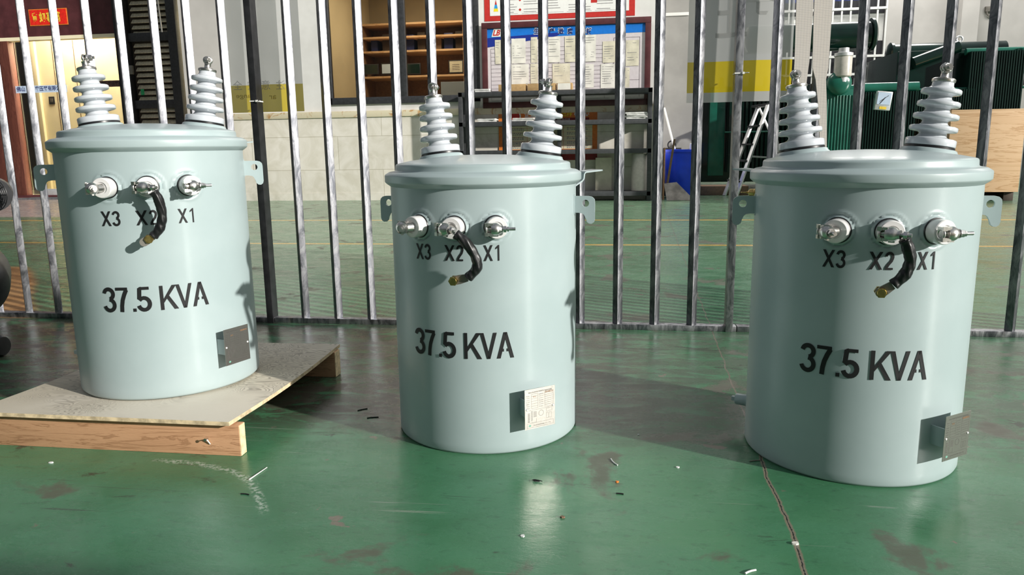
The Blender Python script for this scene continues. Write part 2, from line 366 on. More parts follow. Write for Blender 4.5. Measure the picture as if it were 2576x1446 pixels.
def thing(name, label, cat, loc=(0, 0, 0), rz=0, group=None):
    o = bpy.data.objects.new(name, None); COL.objects.link(o); o.location = loc; o.rotation_euler = (0, 0, rz)
    o.empty_display_size = .05
    return tag(o, label, cat, group)
def tag(o, label, cat, group=None):
    o['label'] = label; o['category'] = cat
    if group: o['group'] = group
    return o
def struct(o): o['kind'] = 'structure'; return o
def RM(x=0, y=0, z=0, loc=(0, 0, 0)):
    return Matrix.Translation(loc)@Matrix.Rotation(z, 4, 'Z')@Matrix.Rotation(y, 4, 'Y')@Matrix.Rotation(x, 4, 'X')
_tc = {}
def text_geo(s, bold=0.0):
    """triangulated outline of a string, normalised to width 1 x height 1 (returned with its aspect)"""
    if (s, bold) in _tc: return _tc[(s, bold)]
    cu = bpy.data.curves.new('lettering', 'FONT'); cu.body = s; cu.size = 1; cu.offset = bold; cu.resolution_u = 4
    o = bpy.data.objects.new('lettering', cu); COL.objects.link(o)
    dg = bpy.context.evaluated_depsgraph_get(); dg.update()
    me = bpy.data.meshes.new_from_object(o.evaluated_get(dg))
    vs = [v_.co.copy() for v_ in me.vertices]; fs = [tuple(p.vertices) for p in me.polygons]
    bpy.data.objects.remove(o); bpy.data.meshes.remove(me); bpy.data.curves.remove(cu)
    x0 = min(p.x for p in vs); x1 = max(p.x for p in vs); y0 = min(p.y for p in vs); y1 = max(p.y for p in vs)
    _tc[(s, bold)] = ([((p.x-x0)/(x1-x0), (p.y-y0)/(y1-y0)) for p in vs], fs, (x1-x0)/(y1-y0)); return _tc[(s, bold)]
def put_text(mb, s, fn, w, h, mi=0, bold=0.0, x=0.0, y=0.0, mirror=False):
    """lay the string into the rectangle x..x+w, y..y+h of a surface; fn maps (x, y) to 3D"""
    vs, fs, _ = text_geo(s, bold)
    mb.add([fn(x+(1-p[0] if mirror else p[0])*w, y+p[1]*h) for p in vs], fs, mi)
def _arc(cx, cy, rx, ry, a0, a1, n=18):
    return [(cx+rx*math.cos(rad(a0+(a1-a0)*i/n)), cy+ry*math.sin(rad(a0+(a1-a0)*i/n))) for i in range(n+1)]
GL = {  # stencil-cut sans letters: ('s', stroke path) or ('p', polygon); cap height 1
 '3': [('s', _arc(.265, .735, .195, .20, 172, -78)), ('s', _arc(.265, .285, .215, .225, 86, -168))],
 '7': [('p', [(.02, .88), (.50, .88), (.50, 1), (.02, 1)]), ('s', [(.455, .90), (.36, .70), (.28, .48), (.235, .25), (.215, 0)])],
 '5': [('p', [(.13, .88), (.48, .88), (.48, 1), (.11, 1)]), ('s', [(.175, .94), (.125, .94), (.085, .50)]), ('s', _arc(.255, .305, .215, .245, 142, -165))],
 '2': [('s', _arc(.27, .725, .20, .215, 175, -22)+[(.40, .50), (.22, .29), (.10, .10)]), ('p', [(.03, 0), (.50, 0), (.50, .115), (.03, .115)])],
 '1': [('p', [(.27, 0), (.39, 0), (.39, 1), (.31, 1), (.27, .93)]), ('p', [(.08, .72), (.08, .83), (.31, 1), (.35, .93), (.27, .83)])],
 '.': [('p', [(0, 0), (.13, 0), (.13, .13), (0, .13)])],
 'X': [('p', [(0, 0), (.155, 0), (.66, 1), (.505, 1)]), ('p', [(.505, 0), (.66, 0), (.155, 1), (0, 1)])],
 'K': [('p', [(.03, 0), (.16, 0), (.16, 1), (.03, 1)]), ('p', [(.16, .28), (.16, .45), (.50, 1), (.67, 1)]), ('p', [(.245, .53), (.335, .64), (.70, 0), (.535, 0)])],
 'V': [('p', [(0, 1), (.145, 1), (.40, 0), (.27, 0)]), ('p', [(.67, 1), (.53, 1), (.27, 0), (.40, 0)])],
 'A': [('p', [(0, 0), (.14, 0), (.40, 1), (.27, 1)]), ('p', [(.67, 0), (.53, 0), (.27, 1), (.40, 1)]), ('p', [(.15, .26), (.27, .26), (.27, .37), (.18, .37)]), ('p', [(.38, .26), (.52, .26), (.49, .37), (.38, .37)])]}
def glyph(mb, ch, fn, x, y, w, h, t=.125, wg=None):
    items = GL[ch]; xs = []
    for k, p in items: xs += [q[0] for q in p]
    pad = 0 if ch in 'XVAK.' else .06
    xa, xb = min(xs)-(pad if items[0][0] == 's' else 0), max(xs)+(pad if ch in '352' else 0)
    sx = w/(xb-xa)
    mp_ = lambda q: fn(x+(q[0]-xa)*sx, y+q[1]*h)
    for k, p in items:
        if k == 'p': mb.add([mp_(q) for q in p], [tuple(range(len(p)))])
        else:
            L_, R_ = [], []
            for i, q in enumerate(p):
                a, b_ = p[max(i-1, 0)], p[min(i+1, len(p)-1)]; d = Vector((b_[0]-a[0], b_[1]-a[1])).normalized(); n_ = Vector((-d.y, d.x))*t/2
                L_.append((q[0]+n_.x, q[1]+n_.y)); R_.append((q[0]-n_.x, q[1]-n_.y))
            N = len(p); mb.add([mp_(q) for q in L_+R_], [(i, i+1, N+i+1, N+i) for i in range(N-1)])
def smooth_path(pts, n=8):
    out = []; P_2 = [pts[0]]+list(pts)+[pts[-1]]
    for i in range(1, len(P_2)-2):
        a, b_, c_, d_ = [Vector(q) for q in P_2[i-1:i+3]]
        for k in range(n):
            t_ = k/n
            out.append(.5*((2*b_)+(c_-a)*t_+(2*a-5*b_+4*c_-d_)*t_*t_+(3*b_-a-3*c_+d_)*t_**3))
    out.append(Vector(pts[-1])); return out

# ------------------------------------------------------------------ ground and shell
fl = MB().box(-16, 12, -4, 20, -.05, 0).build('floor', 'floor', smooth=False); struct(fl)

# ------------------------------------------------------------------ transformers
R0 = .21
TANKS = [((-1.1446, 1.7180, .0845), 29.5), ((-.3154, 1.6956, 0), -6.0), ((.4853, 1.6271, 0), -4.3)]
TLAB = ['pale grey-green transformer standing on the wooden pallet', 'pale grey-green transformer on the floor between the other two, bright white nameplate',
        'pale grey-green transformer on the floor, nearest the ladder and plywood crate']
def surf(az, z, r=R0+.0007):          # local surface frame
    a = rad(az); return Vector((r*math.cos(a), r*math.sin(a), z))
def on_cyl(az0, z0, r=R0+.0011):      # text mapping: x runs along the surface
    return lambda x, y: surf(az0+math.degrees(x/R0), z0+y, r)
def radial(az, z, r=R0):              # matrix: Z outward, Y up, X along surface (counter-clockwise)
    a = rad(az); n = Vector((math.cos(a), math.sin(a), 0)); u = Vector((-math.sin(a), math.cos(a), 0)); w = Vector((0, 0, 1))
    mm = Matrix((u, w, n)).transposed().to_4x4(); mm.translation = n*r+w*z; return mm
def hexnut(mb, mat, r, h, mi=0):
    mb.prism([(r*math.cos(PI/3*i), r*math.sin(PI/3*i)) for i in range(6)], 0, h, mi, mat)
CABLES = [[(388, 480), (398, 500), (408, 540), (402, 573), (386, 594), (375, 601)],
          [(1152, 585), (1168, 606), (1193, 640), (1200, 672), (1178, 698), (1142, 706)],
          [(2272, 592), (2284, 622), (2290, 655), (2276, 690), (2247, 716), (2216, 735)]]
INS = [(151, 18), (156, 20), (150, 16)]
def build_transformer(i):
    (tx, ty, tz), rot = TANKS[i]; rz = rad(rot)
    T = thing('transformer', TLAB[i], 'transformer', (tx, ty, tz), rz, 'pole transformers in a row')
    inv = (Matrix.Translation((tx, ty, tz))@Matrix.Rotation(rz, 4, 'Z')).inverted()
    # tank body, with a slight recessed foot, and embossed rings round the three low-voltage bushings
    n = 320; zs = [0, .003, .006]+[.02+.02*k for k in range(22)]; zs += [.449+.0030*k for k in range(28)]+[.540, .556, .570]
    vs = []; fs = []
    bush = [(-112.5, .49), (-90.0, .49), (-67.5, .49)]
    for z in zs:
        for k in range(n):
            az = 360*k/n-180; r = R0-(.004 if z < .001 else (.0012 if z < .004 else 0))
            for ba, bz in bush:
                dx_ = rad((az-ba+180) % 360-180)*R0; q = math.hypot(dx_, z-bz)
                if q < .04:
                    if q < .024: e = .0042
                    elif q < .0275: e = .0042*(1-(q-.024)/.0035)*.9+.0003
                    elif q < .030: e = -.0014
                    else: e = .0015*math.exp(-((q-.0328)/.0025)**2)
                    r += e
            a = rad(az); vs.append((r*math.cos(a), r*math.sin(a), z))
    for j in range(len(zs)-1):
        for k in range(n): fs.append((j*n+k, j*n+(k+1) % n, (j+1)*n+(k+1) % n, (j+1)*n+k))
    fs.append(tuple(range(n))[::-1]); fs.append(tuple(range((len(zs)-1)*n, len(zs)*n)))
    MB().add(vs, fs).build('tank_body', 'tank', T, sharp=1.0)
    # lid: rolled rim, step and shallow dome
    prof = [(.2100, .5665), (.2112, .5672), (.2180, .5722), (.2212, .5752), (.2219, .5762), (.2222, .5775), (.2222, .5895), (.2218, .5910), (.2208, .5922), (.2135, .5968), (.2120, .5975), (.2100, .5980), (.2020, .5992),
            (.1990, .6002), (.1978, .6020), (.1974, .6100), (.1966, .6128), (.1945, .6146), (.1900, .6160), (.165, .6212), (.13, .6262), (.09, .6302), (.05, .6326), (.001, .6335)]
    lid = MB().lathe(prof, 160); L = lid.build('lid', 'tank', T, sharp=1.2)
    # lifting lugs
    lug = [(0, .028), (.034, .028), (.042, .0260), (.0470, .021), (.0480, .014), (.0480, -.024), (.0460, -.030), (.041, -.0335), (.035, -.033), (.030, -.029), (.0285, -.023), (.026, -.0155), (.021, -.0105), (.012, -.009), (0, -.009)]
    for sgn, az in ((1, 0), (-1, 180)):
        mb = MB(); hx, hz, hr, nn = .0275, .012, .0078, 20
        # plate with a hole: ring of quads between hole and outline
        out = []; hole = []
        for k in range(nn*3):
            a = 2*PI*k/(nn*3); d = Vector((math.cos(a), math.sin(a))); best = None
            for q in range(len(lug)):
                p1 = Vector(lug[q])-Vector((hx, hz)); p2 = Vector(lug[(q+1) % len(lug)])-Vector((hx, hz)); e = p2-p1
                den = d.x*e.y-d.y*e.x
                if abs(den) < 1e-9: continue
                t_ = (p1.x*e.y-p1.y*e.x)/den; s_ = (p1.x*d.y-p1.y*d.x)/den
                if t_ > 0 and -1e-6 <= s_ <= 1+1e-6: best = t_ if best is None else max(best, t_) if False else min(best, t_)
            out.append((hx+d.x*best, hz+d.y*best)); hole.append((hx+d.x*hr, hz+d.y*hr))
        N = len(out); vs = []
        for yy in (-.0028, .0028):
            for ring in (out, hole):
                vs += [(p[0], yy, p[1]) for p in ring]
        fs = []
        for k in range(N):
            k2 = (k+1) % N
            fs += [(k, k2, N+k2, N+k), (2*N+k, 3*N+k, 3*N+k2, 2*N+k2), (k, 2*N+k, 2*N+k2, k2), (N+k, N+k2, 3*N+k2, 3*N+k)]
        mat = Matrix.Translation((sgn*(R0-.0025), 0, .512))@Matrix.Diagonal((sgn, 1, 1, 1))
        mb.add(vs, fs, 0, mat)
        # the tongue the star-shaped outline cannot reach and the weld pad
        tongue = [(.0480, -.023), (.0460, -.030), (.041, -.0335), (.035, -.033), (.030, -.029), (.0285, -.023), (.027, -.017), (.035, -.008), (.0480, -.008)]
        mb.add([(p[0], yy, p[1]) for yy in (-.0026, .0026) for p in tongue], [tuple(range(9)), tuple(range(9, 18))[::-1]]+[(q, 9+q, 9+(q+1) % 9, (q+1) % 9) for q in range(9)], 0, mat)
        mb.box(-.003, .0035, -.010, .010, -.012, .032, 0, mat)
        mb.build('lifting_lug', 'tank', T, sharp=.7)
    # low-voltage bushings
    for k, (az, z) in enumerate(bush):
        m0 = radial(az, z)@Matrix.Diagonal((.83, .83, .86, 1))
        B = MB().lathe([(.0262, .003), (.0268, .005), (.0268, .028), (.0262, .031), (.0245, .0325), (.0155, .0325), (.015, .030), (.001, .030)], 40, 0, m0).build('low_voltage_bushing', 'white_porc', T)
        MB().torus(.0275, .0018, m0@Matrix.Translation((0, 0, .0042)), n=40, k=8).build('rubber_gasket', 'rubber', B)
        c_ = MB()
        # neck, then a barrel clamp lying across the stud: jaws at one end, bolt and nuts at the other
        th = rad((38, 58, 84)[k]); n0 = radial(az, z)
        ex, ey, ez = n0.to_3x3().col; A = (ex*math.sin(th)+ez*math.cos(th)).normalized(); px_ = ey.cross(A).normalized()
        ctr = n0@Vector((-.004+(-.004 if k == 0 else 0), 0, .047))
        mA = Matrix((px_, ey, A)).transposed().to_4x4(); mA.translation = ctr
        c_.cyl(n0@Vector((0, 0, .026)), ctr, .0095, .0075, n=20)
        c_.lathe([(.006, -.012), (.0115, -.010), (.0128, -.005), (.0130, .001), (.0110, .0055), (.0082, .0085), (.0070, .0115), (.0045, .012)], 28, 0, mA)
        for sy in (-1, 1):
            c_.box(-.0085, .0085, sy*.0095-.0026, sy*.0095+.0026, -.0215, -.006, 0, mA)
            c_.box(-.0105, -.0065, sy*.0095-.0036, sy*.0095+.0036, -.0225, -.0150, 0, mA)
        c_.torus(.0088, .0024, mA@Matrix.Translation((0, 0, -.0195)), n=24, k=8)
        c_.cyl(mA@Vector((0, 0, -.020)), mA@Vector((0, 0, -.010)), .0062, n=16)
        c_.box(-.002, .002, -.0145, -.009, -.006, .004, 0, mA)
        c_.build('terminal_clamp', 'tin', B, sharp=.8)
        bt = MB(); ln = (.030, .031, .038)[k]
        bt.cyl(mA@Vector((0, 0, .008)), mA@Vector((0, 0, ln)), .0034, n=14)
        bt.cyl(mA@Vector((0, 0, .0118)), mA@Vector((0, 0, .0132)), .0082, n=20)
        q2 = mA@Matrix.Translation((0, 0, .0140 if k != 1 else .0185)); hexnut(bt, q2, .0070, .0062)
        if k == 2: hexnut(bt, mA@Matrix.Translation((0, 0, .0215)), .0056, .0035)
        bt.build('clamp_bolt', 'steel_bolt', B, sharp=.5)
        if k == 1: bolt_pt = mA@Vector((0, 0, .0165))
    # ground strap from the centre bushing
    Cw = (tx, ty, tz); pts = []
    rs = [R0+.055, R0+.054, R0+.050, R0+.045, R0+.041, R0+.039]
    for p, r_ in zip(CABLES[i], rs): pts.append(inv@CYL(p[0], p[1], Cw, r_))
    pts[0] = bolt_pt+(pts[1]-bolt_pt)*.35
    path = smooth_path(pts[:-1], 8)
    cab = MB().tube(path, lambda t_: .0098+.0006*math.sin(t_*34)+(.0012 if .28 < t_ < .36 or .66 < t_ < .78 else 0), 20).build('ground_strap', 'tape', T, sharp=1.2)
    d0 = (pts[0]-pts[1]).normalized(); az0 = math.atan2(pts[0].y, pts[0].x); nrm = Vector((math.cos(az0), math.sin(az0), 0))
    side = nrm.cross(d0).normalized()
    def lugplate(mb, c0, d_, up_, ln_, wd, th, mi=0):
        sd = up_.cross(d_).normalized(); mm = Matrix((d_, sd, sd.cross(d_)*-1)).transposed().to_4x4(); mm.translation = c0
        prof_ = [(0, -wd*.8), (ln_*.55, -wd)]+[(ln_*.75+wd*math.cos(a), wd*math.sin(a)) for a in [rad(x_) for x_ in range(-80, 81, 20)]]+[(ln_*.55, wd), (0, wd*.8)]
        mb.prism(prof_, -th, th, mi, mm)
    mb = MB(); lugplate(mb, pts[0]+d0*.006, -d0, side, .022, .0085, .0013); mb.build('cable_ring_lug', 'tin', cab, sharp=.6)
    d1 = (pts[-1]-pts[-2]).normalized(); az1 = math.atan2(pts[-1].y, pts[-1].x); n1 = Vector((math.cos(az1), math.sin(az1), 0))
    d1 = (d1-n1*d1.dot(n1)).normalized()
    mb = MB(); lugplate(mb, pts[-2]+(pts[-1]-pts[-2])*.05, d1, n1, .030, .0092, .0020); e_ = pts[-1]
    mm = n1.to_track_quat('Z', 'Y').to_matrix().to_4x4(); mm.translation = e_+n1*.002
    mb.build('brass_lug', 'dull_steel', cab, sharp=.6)
    mb = MB(); hexnut(mb, mm, .0098, .006); mb.lathe([(.0078, .006), (.007, .0072), (.001, .0072)], 24, 0, mm)
    mb.cyl(e_-n1*.016, e_, .0045, n=12)
    mm3 = mm.copy(); mm3.translation = e_-n1*.012; hexnut(mb, mm3, .010, .006)
    mb.build('hex_bolt', 'brass', cab, sharp=.5)
    # lettering
    zt = .421-.0175+(0 if i == 0 else .0150)
    for k, (s, az) in enumerate((('X3', (-113.0, -111.3, -113.6)[i]), ('X2', (-92.3, -91.0, -91.8)[i]), ('X1', (-69.7, -69.5, -70.2)[i]))):
        w = (.041, .043, .036)[k]*(1.02 if i == 0 else .97)
        mb = MB(); fq = on_cyl(az-math.degrees(w/2/R0), zt+.002)
        glyph(mb, 'X', fq, 0, 0, w*.535, .0325, .13); glyph(mb, s[1], fq, w*(.60 if s[1] != '1' else .70), 0, w*(.40 if s[1] != '1' else .22), .0325, .15)
        mb.build('bushing_lettering', 'ink', T, smooth=False)
    mb = MB(); a0 = (-94.2-29.5, -126.8+6, -132+4.3)[i]; z0 = .2105 if i == 0 else .2135
    fq = on_cyl(a0, z0)
    for ch, s0, s1 in (('3', 0, 8.2), ('7', 8.7, 16.0), ('.', 18.4, 20.3), ('5', 21.9, 29.3), ('K', 34.2, 44.4), ('V', 43.4, 53.0), ('A', 52.9, 62.9)):
        glyph(mb, ch, fq, rad(s0)*R0, 0, rad(s1-s0)*R0, .0560, .155)
    mb.build('rating_lettering', 'ink', T, smooth=False)
    # nameplate on its channel bracket
    pa = (-48.6, -46.0, -50.0)[i]; mp = radial(pa, .104, R0); tn = rad((0, 0, 0)[i])
    mp = mp@Matrix.Rotation(tn, 4, 'Y')
    br_ = MB().box(-.033, -.0305, -.0185, .0185, -.008, .026, 0, mp).box(.0305, .033, -.0185, .0185, -.008, .026, 0, mp).box(-.033, .033, -.0185, .0185, .024, .0262, 0, mp)
    bo = br_.build('nameplate_bracket', 'tank', T, bevel=.0004)
    pm = MB().box(-.0375, .0375, -.044, .044, .0270, .0278, 0, mp)
    po = pm.build('nameplate', 'plate', T)
    tx_ = MB(); zf = .02805
    fp = lambda x_, y_: mp@Vector((x_-.0375, y_-.044, zf))
    def rect(x0, y0, x1, y1, mi=0): tx_.add([fp(x0, y0), fp(x1, y0), fp(x1, y1), fp(x0, y1)], [(0, 1, 2, 3)], mi)
    def frame_(x0, y0, x1, y1, t_=.0003):
        rect(x0, y0, x1, y0+t_); rect(x0, y1-t_, x1, y1); rect(x0, y0, x0+t_, y1); rect(x1-t_, y0, x1, y1)
    put_text(tx_, 'SINGLE PHASE POLE MOUNTED TRANSFORMER', fp, .058, .0026, x=.009, y=.0795)
    for k in range(7): put_text(tx_, ('Power', 'Frequency', 'HV', 'LV', 'BIL', 'Class', 'Phase')[k], fp, .008, .0016, x=.004, y=.073-.0045*k)
    frame_(.016, .045, .032, .077)
    for k in range(5): rect(.016, .050+.0055*k, .032, .0503+.0055*k)
    put_text(tx_, '37.5', fp, .007, .003, 1, .02, x=.020, y=.069)
    for k in range(7): put_text(tx_, ('Serial No', 'Type No', 'Impedance', 'Oil mass', 'Total mass', 'Cooling', 'Year')[k], fp, .011, .0016, x=.0345, y=.0735-.0045*k)
    frame_(.049, .044, .071, .079)
    for k in range(7): rect(.049, .0485+.0044*k, .071, .0488+.0044*k)
    put_text(tx_, '202308123', fp, .020, .0034, 1, .02, x=.050, y=.0750)
    rect(.010, .0415, .070, .0418)
    for k in range(7): rect(.007, .016+.003*k, .012, .0172+.003*k); rect(.015, .020+.003*k, .019, .021+.003*k)
    for k in range(5): rect(.021, .026+.0026*k, .029, .0268+.0026*k)
    rect(.0165, .014, .0168, .021); rect(.0165, .014, .028, .0143); rect(.028, .014, .0283, .022)
    for k in range(24):
        a, a2 = 2*PI*k/24, 2*PI*(k+1)/24; rr = .0062
        tx_.add([fp(.040+rr*math.cos(a), .032+rr*math.sin(a)), fp(.040+rr*math.cos(a2), .032+rr*math.sin(a2)), fp(.040+(rr-.0005)*math.cos(a2), .032+(rr-.0005)*math.sin(a2)), fp(.040+(rr-.0005)*math.cos(a), .032+(rr-.0005)*math.sin(a))], [(0, 1, 2, 3)])
    frame_(.053, .018, .058, .030); frame_(.060, .018, .066, .030); frame_(.053, .033, .067, .040)
    frame_(.005, .003, .071, .013); put_text(tx_, 'TRANSFORMER CO LTD', fp, .044, .0022, x=.020, y=.006)
    tx_.add([fp(.012+.003*math.cos(2*PI*k/16), .0078+.0022*math.sin(2*PI*k/16)) for k in range(16)], [tuple(range(16))], 2)
    tx_.build('nameplate_print', ['plate_ink', 'plate_ink_brown', 'plate_ink_green'], po, smooth=False)
    for s_ in (-1, 1):
        MB().sphere((s_*.0325, 0, .0282), .0024, 12, 8, (1, 1, .6), 0, mp).build('rivet', 'white', po)
    # rear hanger brackets, relief valve, drain plug
    for az in (44, 136):
        mm = radial(az, 0, 0); prof_ = [(.206, .538), (.258, .566), (.262, .571), (.264, .583), (.268, .5865), (.318, .590)]
        mb = MB(); 
        for (r_a, z_a), (r_b, z_b) in zip(prof_, prof_[1:]):
            d_ = Vector((r_b-r_a, z_b-z_a)).normalized(); nn_ = Vector((-d_.y, d_.x))*.0017
            q4 = [(r_a-nn_.x, z_a-nn_.y), (r_b-nn_.x, z_b-nn_.y), (r_b+nn_.x, z_b+nn_.y), (r_a+nn_.x, z_a+nn_.y)]
            vs = [mm@Vector((xx, p[1], p[0])) for xx in (-.024, .024) for p in q4]
            mb.add(vs, [(0, 1, 2, 3), (7, 6, 5, 4), (0, 4, 5, 1), (1, 5, 6, 2), (2, 6, 7, 3), (3, 7, 4, 0)])
        mb.box(-.020, .020, .43, .50, .206, .2145, 0, mm)
        mb.box(-.002, .002, .50, .548, .206, .24, 0, mm)
        mb.build('hanger_bracket', 'tank', T)
    mm = radial(154, .541, R0)
    MB().lathe([(.0075, -.004), (.0075, .006), (.010, .006), (.010, .014), (.0085, .016), (.0085, .026), (.0065, .028), (.003, .028), (.003, .034), (.001, .034)], 20, 0, mm).torus(.008, .0012, mm@Matrix.Translation((0, 0, .038))@Matrix.Rotation(PI/2, 4, 'X'), n=20, k=6).build('relief_valve', 'brass', T)
    mm = radial(158, .062, R0)@Matrix.Diagonal((.8, .8, .9, 1))
    mb = MB().lathe([(.021, -.006), (.021, .004), (.0185, .005), (.0185, .008), (.0165, .009), (.0165, .034), (.0145, .037), (.007, .037)], 30, 0, mm)
    mb.prism([(.0085*math.cos(PI/4+PI/2*k), .0085*math.sin(PI/4+PI/2*k)) for k in range(4)], .036, .047, 0, mm)
    mb.build('drain_plug', 'tank', T)
    # high-voltage insulators, leaning outward
    for k, az in enumerate(INS[i]):
        a = rad(az); rI = .130; tilt = rad(8.0)
        base = Vector((rI*math.cos(a), rI*math.sin(a), .6245)); axis = Vector((math.sin(tilt)*math.cos(a), math.sin(tilt)*math.sin(a), math.cos(tilt)))
        mm = axis.to_track_quat('Z', 'Y').to_matrix().to_4x4(); mm.translation = base; mm = mm@Matrix.Diagonal((.89, .89, .775, 1))
        MB().lathe([(.066, -.012), (.063, -.001), (.0585, .0045), (.0575, .0085), (.054, .0105), (.04, .0105)], 56, 0, mm).build('insulator_collar', 'tank', T, sharp=1.2)
        p_ = [(.0495, .0165), (.0518, .0175), (.0525, .0195), (.0525, .0335), (.0505, .036), (.041, .0375), (.0325, .0405), (.0285, .045)]
        for j in range(4):
            zb = .0555+.0315*j; rc = .0275-.0013*j; rs_ = .0500-.0028*j
            p_ += [(rc, zb-.006), (rc+.003, zb-.0022), (rs_-.006, zb-.0005), (rs_-.0015, zb+.0004), (rs_, zb+.0032), (rs_, zb+.0100), (rs_-.0018, zb+.0122), (rs_-.007, zb+.0131), (rc+.005, zb+.0150), (rc, zb+.0190)]
        p_ += [(.0225, .172), (.0218, .181), (.019, .182)]
        I = MB().lathe(p_, 56, 0, mm).build('high_voltage_insulator', 'porc', T, sharp=.9)
        MB().lathe([(.049, .0100), (.0522, .0108), (.0522, .0158), (.049, .0168)], 56, 0, mm).build('rubber_gasket', 'rubber', I)
        c_ = MB().lathe([(.019, .180), (.0240, .181), (.0245, .183), (.0245, .1875), (.0215, .190), (.010, .191), (.0088, .193), (.0085, .205), (.0095, .207)], 32, 0, mm)
        tw = mm@Matrix.Rotation(rad((20, 60, 95, -20, -50, 75)[i*2+k]), 4, 'Z')
        c_.torus(.0105, .0030, tw@Matrix.Translation((0, 0, .2165))@Matrix.Rotation(PI/2, 4, 'X'), n=26, k=9)
        c_.torus(.0095, .0028, tw@Matrix.Translation((0, .006, .2165))@Matrix.Rotation(PI/2, 4, 'X')@Matrix.Rotation(.35, 4, 'Y'), n=26, k=9)
        c_.box(-.0045, .0045, -.004, .012, .203, .212, 0, tw)
        c_.cyl(tw@Vector((0, -.006, .2165)), tw@Vector((0, .026, .2165)), .0034, n=12)
        q = (tw.to_3x3()@Vector((0, 1, 0))).to_track_quat('Z', 'Y').to_matrix().to_4x4(); q.translation = tw@Vector((0, .013, .2165)); hexnut(c_, q, .0072, .006)
        c_.build('eye_terminal', 'tin', I, sharp=.8)
    return T
for i in range(3): build_transformer(i)

# ------------------------------------------------------------------ pallet
pal = thing('pallet', 'low wooden pallet of bowed plywood on two timber beams', 'pallet', (-1.12, 1.71, 0))
ox, oy = -1.12, 1.71
pbx = lambda x0, x1, y0, y1, z0, z1: (x0-ox, x1-ox, y0-oy, y1-oy, z0, z1)
for (y0, y1, z1, x1) in ((1.422, 1.446, .0700, -.809), (1.992, 2.030, .0745, -.818)):
    bm_ = MB().box(*pbx(-1.455, x1-.0015, y0, y1, 0, z1)).build('timber_beam', 'timber', pal, bevel=.0012)
    MB().box(*pbx(x1-.002, x1, y0+.0008, y1-.0008, .001, z1-.001)).build('end_grain', 'timber_end', bm_)
nx, ny = 24, 30; vs = []; fs = []
def plyz(u, v):   # sag between the beams, corner lifting at the back right
    return .0795-.0085*math.sin(PI*min(max(v, 0), 1))*(.35+.65*abs(2*u-1)**2)+.004*max(0, u-.6)*v
for s_, off in ((0, .0), (1, -.009)):
    for j in range(ny+1):
        for k_ in range(nx+1):
            u, v_ = k_/nx, j/ny
            vs.append((-1.447+u*(1.447-.822)-ox, 1.405+v_*.640-oy, plyz(u, v_)+off+.0045))
nn = (nx+1)*(ny+1)
for j in range(ny):
    for k_ in range(nx):
        a = j*(nx+1)+k_; fs.append((a, a+1, a+nx+2, a+nx+1)); fs.append((nn+a, nn+a+nx+1, nn+a+nx+2, nn+a+1))
ntop = len(fs)
for j in range(ny):
    a = j*(nx+1); b_ = a+nx; fs += [(a, a+nx+1, nn+a+nx+1, nn+a), (b_, nn+b_, nn+b_+nx+1, b_+nx+1)]
for k_ in range(nx):
    a = k_; b_ = ny*(nx+1)+k_; fs += [(a, nn+a, nn+a+1, a+1), (b_, b_+1, nn+b_+1, nn+b_)]
mb = MB(); mb.v = vs; mb.f = fs; mb.mi = [0]*ntop+[1]*(len(fs)-ntop)
mb.build('plywood_sheet', ['ply', 'ply_edge'], pal, sharp=.7)
p_ = W(524, 1103, 1.4215)
MB().cyl(p_-Vector((ox, oy, 0)), p_+Vector((0, -.012, .002))-Vector((ox, oy, 0)), .0012, n=8).cyl(p_+Vector((0, -.012, .002))-Vector((ox, oy, 0)), p_+Vector((0, -.0132, .002))-Vector((ox, oy, 0)), .0032, n=12).build('nail', 'steel_bolt', pal)
MB().cyl(p_+Vector((.004, -.001, -.012))-Vector((ox, oy, 0)), p_+Vector((.0, -.006, .0))-Vector((ox, oy, 0)), .0011, .0016, n=8).build('nail', 'white', pal)

# ------------------------------------------------------------------ fence
FV = 2.662; FH = 1.85
def fence(label, u0, u1, bars, posts):
    T = thing('fence_panel', label, 'fence', ((u0+u1)/2, FV, 0), 0, 'welded fence panels'); c_ = (u0+u1)/2
    MB().box(u0-c_, u1-c_, -.019, .019, 0, .020).build('bottom_rail', 'tube', T, bevel=.001)
    MB().box(u0-c_, u1-c_, -.019, .019, FH, FH+.025).build('top_rail', 'tube', T, bevel=.001)
    h = .025/math.sqrt(2); first = None
    for u in bars:
        if first is None:
            first = MB().prism([(h, 0), (0, h), (-h, 0), (0, -h)], 0, FH-.018).build('bar', 'tube', T, bevel=.0012); o = first
        else:
            o = first.copy(); o.data = first.data.copy()
            off_ = random.uniform(-1, 1)
            for v_ in o.data.vertices: pass
            COL.objects.link(o)
        o.location = (u-c_, 0, .0195)
    for u in posts:
        MB().box(u-c_-.0125, u-c_+.0125, -.024, .022, 0, FH+.03).build('post', 'black_paint' if u < 0 else 'tube', T, bevel=.0012)
fence('left stainless bar fence panel, behind the transformer on the pallet', -3.06, -1.322, [-2.92, -2.787, -2.653, -2.52, -2.387, -2.253, -2.119, -1.986, -1.851, -1.715, -1.585, -1.449], [-1.3355])
fence('middle stainless bar fence panel, behind the middle transformer', -1.320, .398, [-1.2, -1.068, -.936, -.805, -.671, -.539, -.407, -.277, -.15, -.015, .116, .246], [.3735])
fence('right stainless bar fence panel, behind the transformer nearest the ladder', .402, 2.12, [.495, .627, .759, .892, 1.022, 1.150, 1.290, 1.42, 1.55, 1.68, 1.81, 1.95], [2.095])

